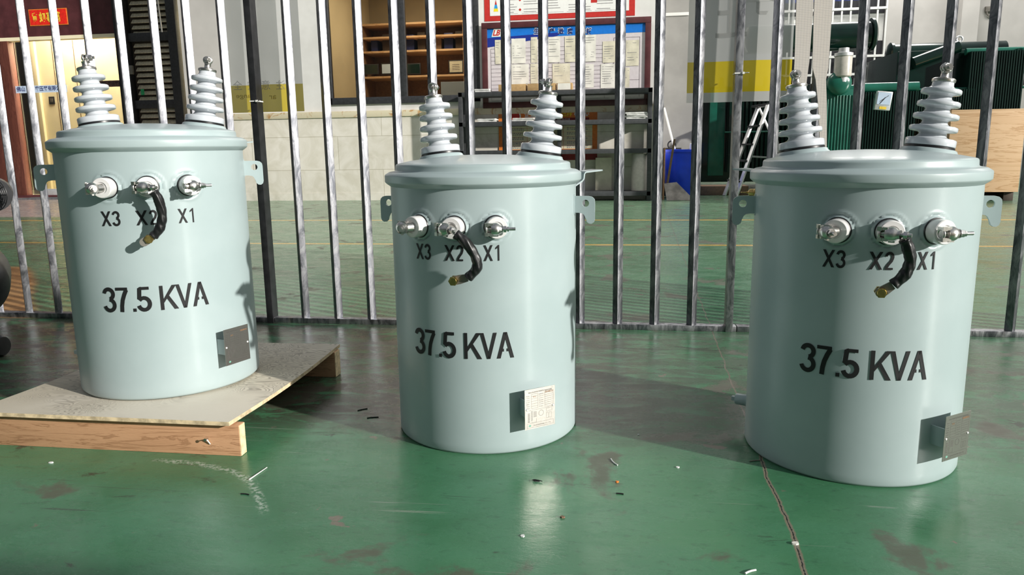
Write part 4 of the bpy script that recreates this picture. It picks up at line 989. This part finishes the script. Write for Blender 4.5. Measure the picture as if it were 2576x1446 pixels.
# black framed louvred door
T_ = thing('louvred_door', 'black steel frame with grey-brown louvre slats beside the grey pillar', 'door', ((lx(330)+lx(455))/2, LV, 0)); xc = T_.location.x
mb = MB().box(lx(306)-xc, lx(336)-xc, -.06, .08, 0, 4.2); mb.build('jamb', 'black_paint', T_, bevel=.006)
mb = MB().box(lx(436)-xc, lx(458)-xc, -.04, .08, 0, 4.2); mb.build('jamb', 'dark_frame', T_, bevel=.006)
for z_ in (lz(400, 92), lz(400, 262), .1): MB().box(lx(336)-xc, lx(438)-xc, -.03, .05, z_-.06, z_+.06).build('cross_rail', 'dark_frame', T_, bevel=.005)
z_ = .18; sl0 = None
xa, xb = lx(346)-xc, lx(436)-xc
while z_ < 3.6:
    mb = MB().box(xa, xb, -.035, .035, -.006, .006, 0, Matrix.Rotation(rad(48), 4, 'X'))
    if sl0 is None: sl0 = mb.build('louvre_slat', 'louver', T_, smooth=False); o = sl0
    else: o = sl0.copy(); COL.objects.link(o)
    o.location = (0, .01, z_); z_ += .085
MB().box(xa-.1, xb+.1, .055, .07, 0, 4.0).build('back_sheet', 'dark_int', T_, smooth=False)
MB().box(lx(333)-xc, lx(345)-xc, -.09, -.05, lz(340, 188), lz(340, 166)).build('lock_box', 'dull_steel', T_, bevel=.004)
mb = MB().cyl((lx(425)-xc, -.06, lz(425, 82)), (lx(418)-xc, -.06, 3.4), .012, n=10); mb.build('conduit', 'aluminium', T_)
hp = MB().box(lx(359), lx(366), LV-.075, LV-.06, lz(360, 240), lz(360, 225)).build('door_tag', 'green_s'); tag(hp, 'small green tag on the black jamb of the louvred door', 'tag')
hp.location.y = 0

# ------------------------------------------------------------------ right hall
HV = 10.3
struct(MB().box(UR, UR+.02, WV, HV, 0, 4.6).build('wall_return', 'wall', smooth=False))
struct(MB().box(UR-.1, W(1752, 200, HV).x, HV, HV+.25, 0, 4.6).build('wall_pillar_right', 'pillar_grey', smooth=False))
rlx0 = MB().box(UR+.02, W(1733, 30, HV).x, HV-.015, HV, W(1700, 36, HV).z-.02, W(1700, 36, HV).z+.02).build('trim_11', 'wall', bevel=.004); struct(rlx0)
BWV = 14.5
bxx = lambda px, py, V=BWV: W(px, py, V).x
bzz = lambda px, py, V=BWV: W(px, py, V).z
struct(MB().box(bxx(2228, 100), 14, BWV, BWV+.2, 0, 6).build('wall_hall_back', 'wall_grey', smooth=False))
struct(MB().box(bxx(2398, 40), bxx(2440, 40), BWV-.35, BWV, 0, 6).build('wall_hall_column', 'wall_grey', smooth=False))
struct(MB().box(11.8, 12.0, 6.6, BWV, 0, 6).build('wall_right', 'wall_grey', smooth=False))  # unseen hall side wall, set here to keep the sun off the hall
struct(MB().box(bxx(1700, 100), bxx(2228, 100), BWV, BWV+.2, 4.6, 6).box(bxx(1700, 100), bxx(2228, 100), BWV+.05, BWV+.2, 0, 1.0).build('wall_hall_left', 'wall_grey', smooth=False))
# barred window in the hall
x0, x1 = bxx(1960, 100), bxx(2226, 100); z0, z1 = 1.0, 4.6
wo = MB()
for q in range(13): x_ = x0+(x1-x0)*q/12; wo.box(x_-.014, x_+.014, BWV, BWV+.03, z0, z1)
for z_ in (z0, bzz(2200, 185), bzz(2200, 140), bzz(2200, 20), bzz(2200, -60)): wo.box(x0, x1, BWV-.01, BWV+.03, z_-.02, z_+.02)
wo = struct(wo.build('window_2', 'white', smooth=False))
MB().box(x0, x1, BWV+.12, BWV+.14, bzz(2200, 30), bzz(2200, -4)).build('window_pane', 'frame_dark', wo, smooth=False)
MB().box(x0, x1, BWV+.12, BWV+.14, z0, bzz(2200, 100)).build('window_pane', 'frame_dark', wo, smooth=False)
MB().box(x0, x1, BWV+.13, BWV+.15, bzz(2200, 30), z1).build('window_pane', 'navy_txt', wo, smooth=False)
MB().box(x0, x1, BWV+.13, BWV+.15, z0, bzz(2200, 20)).build('window_pane', 'white', wo, smooth=False)
# hook plate on far wall
MB_ = MB().box(bxx(2478, 15), bxx(2500, 15), BWV-.04, BWV, bzz(2480, 30), bzz(2480, 17)); o = MB_.torus(.07, .015, RM(PI/2, 0, 0, (bxx(2492, 30), BWV-.03, bzz(2490, 31))), n=20, k=6).build('wall_hook', 'dull_steel')
tag(o, 'small steel hook plate high on the grey hall wall', 'hook')

def radiator(T, x0, x1, z0, z1, V, nf, mat='green_dark', depth=.18, name='radiator'):
    mb = MB()
    for q in range(nf):
        x_ = x0+(x1-x0)*(q+.5)/nf; w_ = (x1-x0)/nf*.28
        mb.box(x_-w_, x_+w_, V-depth, V, z0, z1)
    mb.box(x0, x1, V-.04, V+.02, z0, z1)
    o = mb.build(name, mat, T, smooth=False); return o
def rod(T, name, x0, x1, V, z, r, mat): return MB().cyl((x0, V, z), (x1, V, z), r, n=24).build(name, mat, T)
# A: large transformer right behind the slings
V = 8.3; ax = lambda px, py=200: W(px, py, V).x; az_ = lambda px, py: W(px, py, V).z
T_ = thing('power_transformer', 'green power transformer with a horizontal conservator drum, behind the slings', 'power transformer', (ax(2150), V, 0)); X0 = T_.location.x; L_ = Vector((X0, V, 0))
mb = MB(); x0, x1 = ax(2066)-X0, ax(2152)-X0; ztp = az_(2110, 225)
mb.box(x0, x1, 0, .55, .12, ztp)
for q in range(11): 
    x_ = x0+(x1-x0)*(q+.5)/11; mb.cyl((x_, 0, .18), (x_, 0, ztp-.06), (x1-x0)/11*.32, n=10)
mb.build('tank', 'green_mid', T_, bevel=.01)
mb = MB().sphere((0, 0, 0), .12, 24, 12, (1, .5, 1), 0, RM(0, 0, 0, ((x0+x1)/2, -.05, ztp+.06))); mb.cyl(((x0+x1)/2, -.06, ztp+.06), ((x0+x1)/2, .1, ztp+.06), .10, n=24)
mb.build('round_cover', 'green_mid', T_)
mb = MB().cyl((x0-.05, .1, ztp+.0), (x1+.05, .1, ztp+.0), .05, n=16); mb.build('header_pipe', 'green_mid', T_)
zc = az_(2120, 82); rc = abs(az_(2120, 48)-az_(2120, 122))/2
mb = MB().lathe([(.01, -.04), (rc*.8, -.02), (rc, 0), (rc, 1.2), (rc, 1.22)], 48, 0, RM(0, PI/2, 0, (ax(2208, 80)-X0-1.22, .3, zc))); mb.build('conservator', 'green_dark', T_)
MB().lathe([(rc*1.02, 0), (rc*1.22, .005), (rc*1.22, .03), (rc*.9, .055), (.01, .075)], 48, 0, RM(0, PI/2, 0, (ax(2210, 80)-X0, .3, zc))).build('end_flange', 'green_dark', T_)
for px in (2085, 2140): 
    x_ = ax(px)-X0; MB().box(x_-.03, x_+.03, .28, .34, ztp, zc-rc+.02).build('support_leg', 'green_mid', T_, bevel=.004)
xb_ = ax(2117, 170)-X0; zb0, zb1 = az_(2117, 195), az_(2117, 143)
MB().lathe([(.075, 0), (.085, .01), (.085, zb1-zb0-.01), (.08, zb1-zb0)], 28, 0, RM(0, 0, 0, (xb_, -.05, zb0))).build('breather', 'roll', T_)
MB().lathe([(.09, 0), (.09, .03), (.05, .04), (.05, .08)], 24, 0, RM(0, 0, 0, (xb_, -.05, zb1))).cyl((xb_, -.05, zb0-.05), (xb_, -.05, zb0), .06, n=20).build('breather_cap', 'aluminium', T_)
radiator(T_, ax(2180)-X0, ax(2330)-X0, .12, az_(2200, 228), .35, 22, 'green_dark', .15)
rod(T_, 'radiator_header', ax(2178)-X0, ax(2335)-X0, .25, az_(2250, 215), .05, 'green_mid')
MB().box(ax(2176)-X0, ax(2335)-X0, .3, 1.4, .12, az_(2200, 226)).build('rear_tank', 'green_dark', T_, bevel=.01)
mb = MB()
for px, py in ((2060, 205), (2165, 190), (2180, 205), (2100, 205)): 
    x_ = ax(px)-X0; mb.cyl((x_, .3, az_(px, 235)), (x_+.01, .3, az_(px, py)), .03, .02, n=12)
mb.build('top_fittings', 'black_paint', T_)
g_ = thing('temperature_gauge', 'square dial gauge with a yellow tag, mounted on the dark radiators', 'gauge', (ax(2214, 255), V-.05, az_(2214, 278)), 0); g_.rotation_euler = (0, rad(6), 0)
gw, gh = .075, abs(az_(2214, 231)-az_(2214, 278))
MB().box(-gw, gw, -.03, .03, 0, gh).build('case', 'aluminium', g_, bevel=.008)
MB().box(-.03, .03, .03, .19, gh-.04, gh-.01).build('bracket', 'dull_steel', g_)
MB().box(-gw+.012, gw-.012, -.033, -.030, .055, gh-.012).build('dial', 'sticker', g_, smooth=False)
MB().box(-.03, .035, -.033, -.030, .010, .035).build('yellow_tag', 'gold', g_, smooth=False)
mb = MB().box(-.002, .002, -.0345, -.033, -.05, .05, 0, RM(0, rad(50), 0, (0, 0, gh*.62))).box(-.003, .003, -.0355, -.034, -.06, .02, 0, RM(0, rad(35), 0, (0, 0, gh*.6))); mb.build('needle', 'black_paint', g_, smooth=False)
# B: dark transformer far right
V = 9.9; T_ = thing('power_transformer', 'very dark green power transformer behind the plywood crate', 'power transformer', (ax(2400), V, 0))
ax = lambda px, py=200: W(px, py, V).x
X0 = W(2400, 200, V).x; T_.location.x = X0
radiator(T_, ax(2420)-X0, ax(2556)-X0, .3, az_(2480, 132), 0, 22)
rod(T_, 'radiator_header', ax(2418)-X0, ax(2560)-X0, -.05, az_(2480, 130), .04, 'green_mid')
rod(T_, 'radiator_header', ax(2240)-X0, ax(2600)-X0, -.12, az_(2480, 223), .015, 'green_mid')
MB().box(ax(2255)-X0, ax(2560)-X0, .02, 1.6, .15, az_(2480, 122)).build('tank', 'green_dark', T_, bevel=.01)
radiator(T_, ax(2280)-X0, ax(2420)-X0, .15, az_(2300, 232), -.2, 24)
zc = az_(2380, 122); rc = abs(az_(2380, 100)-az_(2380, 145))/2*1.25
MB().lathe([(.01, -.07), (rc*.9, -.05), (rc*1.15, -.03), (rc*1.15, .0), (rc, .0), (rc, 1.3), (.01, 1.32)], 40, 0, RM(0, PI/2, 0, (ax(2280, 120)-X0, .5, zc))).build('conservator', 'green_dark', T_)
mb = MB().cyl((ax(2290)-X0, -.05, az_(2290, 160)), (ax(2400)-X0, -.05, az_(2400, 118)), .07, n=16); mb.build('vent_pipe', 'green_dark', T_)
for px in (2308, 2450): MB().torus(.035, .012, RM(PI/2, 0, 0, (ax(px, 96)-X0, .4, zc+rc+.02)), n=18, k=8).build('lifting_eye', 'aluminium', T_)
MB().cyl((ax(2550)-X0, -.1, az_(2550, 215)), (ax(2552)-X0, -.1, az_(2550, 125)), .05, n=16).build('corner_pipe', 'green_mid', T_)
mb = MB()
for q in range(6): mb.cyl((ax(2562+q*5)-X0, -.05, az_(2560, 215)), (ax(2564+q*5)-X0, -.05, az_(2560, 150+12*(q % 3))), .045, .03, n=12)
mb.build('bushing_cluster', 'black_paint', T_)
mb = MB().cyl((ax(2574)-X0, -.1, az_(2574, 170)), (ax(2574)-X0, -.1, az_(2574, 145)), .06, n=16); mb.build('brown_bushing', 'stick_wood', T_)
# C: dark radiators behind the ladder
V = 11.7; cx_ = W(1850, 300, V).x
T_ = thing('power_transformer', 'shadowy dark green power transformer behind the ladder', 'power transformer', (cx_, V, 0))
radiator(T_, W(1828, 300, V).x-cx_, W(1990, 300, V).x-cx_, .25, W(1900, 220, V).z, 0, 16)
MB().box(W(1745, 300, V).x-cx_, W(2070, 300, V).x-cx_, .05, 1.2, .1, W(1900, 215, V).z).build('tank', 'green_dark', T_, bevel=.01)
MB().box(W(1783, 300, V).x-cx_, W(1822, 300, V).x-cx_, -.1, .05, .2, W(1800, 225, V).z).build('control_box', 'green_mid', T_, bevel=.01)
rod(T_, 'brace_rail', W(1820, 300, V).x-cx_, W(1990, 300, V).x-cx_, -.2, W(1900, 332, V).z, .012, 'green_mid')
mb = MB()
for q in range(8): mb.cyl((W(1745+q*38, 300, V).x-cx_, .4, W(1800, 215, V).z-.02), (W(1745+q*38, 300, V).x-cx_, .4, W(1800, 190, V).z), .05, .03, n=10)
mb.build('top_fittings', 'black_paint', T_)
o = MB().box(-.35, .25, -.2, .2, 0, .12).build('timber_block', 'stick_wood', bevel=.005); o.location = (W(1810, 470, 10.3).x+.1, 10.35, 0); tag(o, 'dark timber block on the floor left of the ladder', 'block')

# plywood crate at right
V = 8.9; x0, x1 = W(2385, 380, V).x, W(2572, 380, V).x; z0, z1 = W(2500, 483, V).z, W(2500, 278, V).z
T_ = thing('plywood_crate', 'tall pale plywood crate standing in front of the dark transformer', 'crate', ((x0+x1)/2, V, 0)); w_ = (x1-x0)/2
MB().box(-w_, w_, 0, .02, z0, z1).build('front_panel', 'crate_ply', T_, bevel=.002)
MB().box(-w_, -w_+.02, .02, .6, z0, z1).build('side_panel', 'crate_ply', T_, bevel=.002); MB().box(w_-.02, w_, .02, .6, z0, z1).build('side_panel', 'crate_ply', T_, bevel=.002)
MB().box(-w_, w_, 0, .6, z1, z1+.015).build('lid_panel', 'crate_ply', T_, bevel=.002)
for x_ in (-w_+.02, -.05, w_-.12): MB().box(x_, x_+.1, .05, .58, 0, z0).build('skid', 'dark_int', T_, bevel=.003)

# blue drum, stick, dustpan
V = 9.78; cxp = W(1716, 430, V).x
T_ = thing('blue_drum', 'bright blue open plastic drum by the grey pillar', 'drum', (cxp, V, 0)); hh = W(1710, 376, V).z; rr = (W(1765, 430, V).x-W(1674, 430, V).x)/2
MB().lathe([(rr*.84, 0), (rr*.90, .02), (rr*.97, hh*.6), (rr, hh-.03), (rr*1.04, hh-.03), (rr*1.04, hh), (rr*.97, hh), (rr*.94, hh*.5), (rr*.8, .03), (.01, .03)], 48).build('barrel', 'blue_plastic', T_)
MB().cyl((.08, -.05, .05), (.10, -.1, hh+.07), .022, n=14).build('white_pipe', 'white', T_)
a, b_ = W(1671, 272, 9.75), FL(1704, 492)
a = W(1671, 272, 10.22); b_ = W(1697, 375, 9.9)
d_ = (b_-a); b2 = a+d_*1.0; 
o = MB().cyl(a, Vector((b2.x, 9.9, b2.z)), .014, n=10).build('white_pole', 'white'); tag(o, 'thin white pole leaning from the grey pillar into the blue drum', 'pole')
T_ = thing('dustpan', 'grey metal dustpan with an upright wooden handle beside the blue drum', 'dustpan', (W(1705, 495, 9.35).x, 9.35, 0)); xx = T_.location.x
p0 = W(1697, 350, 9.35)-Vector((xx, 9.35, 0)); p1 = W(1678, 468, 9.35)-Vector((xx, 9.35, 0))
MB().cyl(p0, p1, .014, n=10).build('handle', 'stick_wood', T_)
q0 = p1
MB().add([(-.17, -.04, .20), (-.02, -.02, .215), (.19, -.12, .004), (-.14, -.16, .004), (-.17, -.035, .195), (-.02, -.015, .21), (.19, -.115, .0), (-.14, -.155, .0), (-.18, -.02, .02)],
         [(0, 1, 2, 3), (7, 6, 5, 4), (0, 4, 5, 1), (1, 5, 6, 2), (2, 6, 7, 3), (3, 7, 4, 0)]).build('scoop', 'dull_steel', T_, smooth=False)
o = MB().cyl(W(1672, 372, 9.5), Vector((W(1672, 372, 9.5).x-.01, 9.4, .0)), .011, n=10).build('broom_stick', 'timber'); tag(o, 'short wooden stick standing left of the dustpan', 'stick')
# cart shape in the shade behind drum
o = MB().box(-.12, .12, -.08, .08, 0, .62).torus(.05, .01, RM(PI/2, 0, 0, (0, 0, .66)), n=18, k=6).build('dark_canister', 'black_paint', bevel=.01); o.location = (W(1689, 400, 10.2).x, 10.2, 0); tag(o, 'dark canister with a loop handle behind the blue drum', 'canister')

# ladder
V = 9.3
T_ = thing('step_ladder', 'white aluminium step ladder with black treads standing open', 'ladder', (W(1850, 480, V).x, V, 0)); lo = T_.location.copy()
def LP(px, py, dv): return W(px, py, V+dv)-lo
ftA, ftB = FL(1822, 492)-lo, FL(1850, 499)-lo
tpA, tpB = W(1907, 270, lo.y+ftA.y+.28)-lo, W(1932, 264, lo.y+ftB.y+.25)-lo
rearA, rearB = FL(1985, 489)-lo, FL(2010, 492)-lo
def bar(T, name, a, b_, w, d, mat):
    mb = MB(); dd = (b_-a); q = dd.to_track_quat('Z', 'Y').to_matrix().to_4x4(); q.translation = a
    return mb.box(-w/2, w/2, -d/2, d/2, 0, dd.length, 0, q).build(name, mat, T, bevel=.002)
bar(T_, 'rail', ftA, tpA, .05, .025, 'aluminium'); bar(T_, 'rail', ftB, tpB, .05, .025, 'aluminium')
bar(T_, 'rear_leg', Vector((rearA.x, rearA.y, 0)), tpB+Vector((.02, .05, 0)), .03, .02, 'aluminium'); bar(T_, 'rear_leg', Vector((rearB.x, rearB.y, 0)), tpA+Vector((.02, .05, 0)), .03, .02, 'aluminium')
for t_ in (.18, .40, .58, .78): 
    a, b_ = ftA.lerp(tpA, t_), ftB.lerp(tpB, t_); bar(T_, 'tread', a, b_, .09, .02, 'black_paint')
bar(T_, 'top_cap', tpA+Vector((-.03, 0, .01)), tpB+Vector((.05, 0, .01)), .12, .03, 'black_paint')
a = ftB.lerp(tpB, .45); bar(T_, 'spreader', a, Vector((rearA.x, rearA.y, 0)).lerp(tpB, .42), .012, .02, 'aluminium')

# ------------------------------------------------------------------ air compressor peeking in at left
T_ = thing('air_compressor', 'black air compressor with a round fan grille at the left edge', 'compressor', (-2.23, 2.25, 0)); lo = Vector((-2.23, 2.25, 0))
c0 = W(-17, 490, 2.2)-lo; 
vd = Vector((-.66, .75, 0)); mb = MB().cyl(c0, c0+vd*.16, .054, n=36); mb.build('motor', 'black_paint', T_)
mb = MB()
mF = RM(PI/2, 0, 0, c0+Vector((0, -.004, 0)))
for r_ in (.012, .019, .026, .033, .040, .047, .054): mb.torus(r_, .0018, mF, n=40, k=6)
for q in range(6): 
    a = PI*q/6; mb.cyl(c0+Vector((-.054*math.cos(a), -.006, -.054*math.sin(a))), c0+Vector((.054*math.cos(a), -.006, .054*math.sin(a))), .0015, n=6)
mb.build('fan_grille', 'rubber', T_)
c1 = W(-85, 722, 2.18)-lo
mb = MB().lathe([(.01, -.02), (.06, -.012), (.10, .012), (.122, .05), (.124, .09), (.124, .36), (.10, .40), (.01, .42)], 40, 0, Matrix.Translation(c1)@vd.to_track_quat('Z', 'Y').to_matrix().to_4x4()); mb.build('air_tank', 'black_paint', T_)
c2 = W(-15, 788, 2.10)-lo
mb = MB().lathe([(.02, -.02), (.030, -.018), (.036, -.008), (.036, .008), (.030, .018), (.02, .02)], 30, 0, RM(0, PI/2, 0, (c2.x, c2.y, .0363))); mb.build('wheel', 'rubber', T_)
for bx_ in ((c1.x-.09, c1.x-.03, .02, .06, .0, c1.z-.06), (c1.x-.30, c1.x-.26, .25, .28, 0, c1.z-.06), (c1.x-.05, c2.x, c2.y-.01, c2.y+.012, .03, .044), (c1.x-.06, c1.x-.04, c2.y-.01, .06, .03, .046), (c0.x-.24, c0.x-.18, .06, .14, c1.z+.1, c0.z-.02)):
    MB().box(*bx_).build('frame_bar', 'black_paint', T_, bevel=.002)

# ------------------------------------------------------------------ litter on the floor
def bit(kind, px, py, ln, ang_, mat, r, label, cat, zoff=0):
    p = FL(px, py); d_ = Vector((math.cos(ang_), math.sin(ang_), 0))*ln/2
    if kind == 'wire':
        mid_ = Vector((-d_.y, d_.x, 0))*.12
        o = MB().tube([Vector((0, 0, r))-d_, Vector((0, 0, r))-d_*.3+mid_, Vector((0, 0, r))+d_*.3+mid_, Vector((0, 0, r))+d_], r, 8).build('wire_offcut' if cat == 'wire' else 'stick', mat)
    elif kind == 'chip':
        n_ = 7; poly = [(ln*.5*random.uniform(.6, 1)*math.cos(2*PI*q/n_), ln*.35*random.uniform(.6, 1)*math.sin(2*PI*q/n_)) for q in range(n_)]
        o = MB().prism(poly, 0, r).build('chip', mat, smooth=False); o.rotation_euler.z = ang_
    o.location = (p.x, p.y, 0); tag(o, label, cat)
bit('wire', 912, 1031, .026, .7, 'ink', .0012, 'short black wire between the pallet and the middle transformer, farther one', 'wire')
bit('wire', 938, 1051, .028, .35, 'ink', .0012, 'short black wire between the pallet and the middle transformer, nearer one', 'wire')
bit('wire', 616, 1244, .018, -.1, 'ink', .0012, 'tiny black wire on the green floor below the pallet corner', 'wire')
bit('wire', 1559, 1243, .014, -.1, 'ink', .0013, 'tiny black wire right of the shiny floor reflection', 'wire')
bit('wire', 1545, 1163, .034, 2.0, 'white', .0013, 'small pale stick on the floor right of the middle transformer', 'stick')
bit('wire', 1899, 1160, .024, .35, 'dull_steel', .0012, 'small grey stick at the foot of the transformer nearest the crate', 'stick')
bit('wire', 1888, 1440, .022, .6, 'white', .0016, 'small white stick near the floor crack at the bottom edge', 'stick')
bit('chip', 1705, 1176, .010, .2, 'white', .002, 'white chip on the floor midway between the two right transformers', 'chip')
bit('chip', 1552, 1213, .008, 0, 'orange', .003, 'small red-orange crumb on the floor right of the reflection', 'chip')
bit('chip', 1315, 1349, .012, .6, 'white', .002, 'white paper scrap below the shiny floor reflection', 'chip')
bit('chip', 1415, 1302, .010, 0, 'stick_wood', .003, 'brown curled crumb beside the floor reflection', 'chip')
bit('chip', 128, 1164, .012, .2, 'white', .002, 'white chip on the green floor below the front pallet beam', 'chip')
bit('chip', 2001, 1368, .016, .3, 'paper', .003, 'pale broken chip lying on the floor crack', 'chip')
bit('chip', 1606, 1094, .005, .2, 'white', .002, 'tiny white dot of debris at the shadow edge on the floor', 'chip')
p = FL(1354, 1213); mb = MB(); random.seed(3); pts = [Vector((random.uniform(-.012, .012), random.uniform(-.007, .007), .0012+random.uniform(0, .003))) for q in range(9)]
o = mb.tube(smooth_path(pts, 5), .0006, 6).build('wire_tangle', 'ink'); o.location = (p.x, p.y, 0); tag(o, 'tiny tangle of black wire on the bright floor reflection', 'wire')
a, b_ = FL(627, 1208), FL(672, 1177)
o = MB().cyl((0, 0, .0016), (b_.x-a.x, b_.y-a.y, .0016), .0015, .0008, n=8).build('splinter', 'zip'); o.location = (a.x, a.y, 0); tag(o, 'thin pale splinter on the floor in front of the pallet corner', 'splinter')

# unseen crate-shaped box, added out of the frame to shade the near floor
T_ = thing('shade_box', 'unseen crate-shaped box added near the camera to shade the floor', 'crate', (1.85, -.62, 0))
MB().box(-.66, .66, -.3, .3, .08, 1.0).build('box_panels', 'crate_ply', T_, bevel=.004)
for x_ in (-.6, 0, .52): MB().box(x_, x_+.09, -.3, .3, 0, .08).build('skid', 'timber', T_)

# ------------------------------------------------------------------ light
sd = bpy.data.lights.new('sun', 'SUN'); sun = bpy.data.objects.new('sun', sd); COL.objects.link(sun)
az, el = rad(-25.8), rad(18.5)
sdir = Vector((math.cos(az)*math.cos(el), math.sin(az)*math.cos(el), math.sin(el)))
sun.rotation_euler = sdir.to_track_quat('Z', 'Y').to_euler(); sd.energy = 5.4; sd.angle = rad(1.1); sd.color = (1.0, .965, .90)
wd = bpy.data.worlds.new('world'); sc.world = wd; wd.use_nodes = True; nt = wd.node_tree; bg = nt.nodes['Background']
tc = nt.nodes.new('ShaderNodeTexCoord'); sp = nt.nodes.new('ShaderNodeSeparateXYZ'); nt.links.new(tc.outputs['Generated'], sp.inputs[0])
up_ = nmap(nt, sp.outputs[2], -.05, .9)
c = nmix(nt, up_, (.16, .17, .165), (.55, .60, .66))
n_ = nnoise(nt, tc.outputs['Generated'], 2.6, 2)
c = nmix(nt, nmap(nt, n_, .42, .58), nmix(nt, 1.0, c, (.45, .46, .48), 'MULTIPLY'), c)
front = nmap(nt, sp.outputs[0], .1, .9); c = nmix(nt, front, c, (.95, 1.0, 1.0))
nt.links.new(c, bg.inputs[0]); bg.inputs[1].default_value = .56
def area(name, loc, size, power, col, rot=(0, 0, 0)):
    l = bpy.data.lights.new(name, 'AREA'); l.size = size; l.energy = power; l.color = col
    o = bpy.data.objects.new(name, l); COL.objects.link(o); o.location = loc; o.rotation_euler = rot
area('office_fill_light', (-2.8, 10.6, 3.15), .8, 60, (1, .86, .66))  # unseen light added to brighten the room behind the window
area('workshop_fill_light', (-1.0, 7.9, 5.0), 2.0, 80, (1, .96, .90))  # invented light, added to brighten the rack and the back wall
area('hall_fill_light', (4.0, 12.2, 5.4), 2.5, 270, (1, .97, .92))  # unseen light added to lift the sunless hall wall
area('hall_fill_light', (8.0, 11.6, 5.4), 2.5, 210, (1, .97, .92))  # second unseen light added for the hall
area('entrance_fill_light', (-7.0, 10.98, 3.15), .5, 150, (1, .93, .78))  # unseen light for the warm entrance, placed to brighten the beige panel
area('entrance_fill_light', (-8.6, 10.98, 3.15), .5, 170, (1, .93, .78))  # second unseen light, added to brighten the beige panel further left

vs_ = sc.view_settings; vs_.view_transform = 'Standard'; vs_.look = 'None'; vs_.exposure = 0.0; vs_.gamma = 1.0; vs_.use_curve_mapping = False
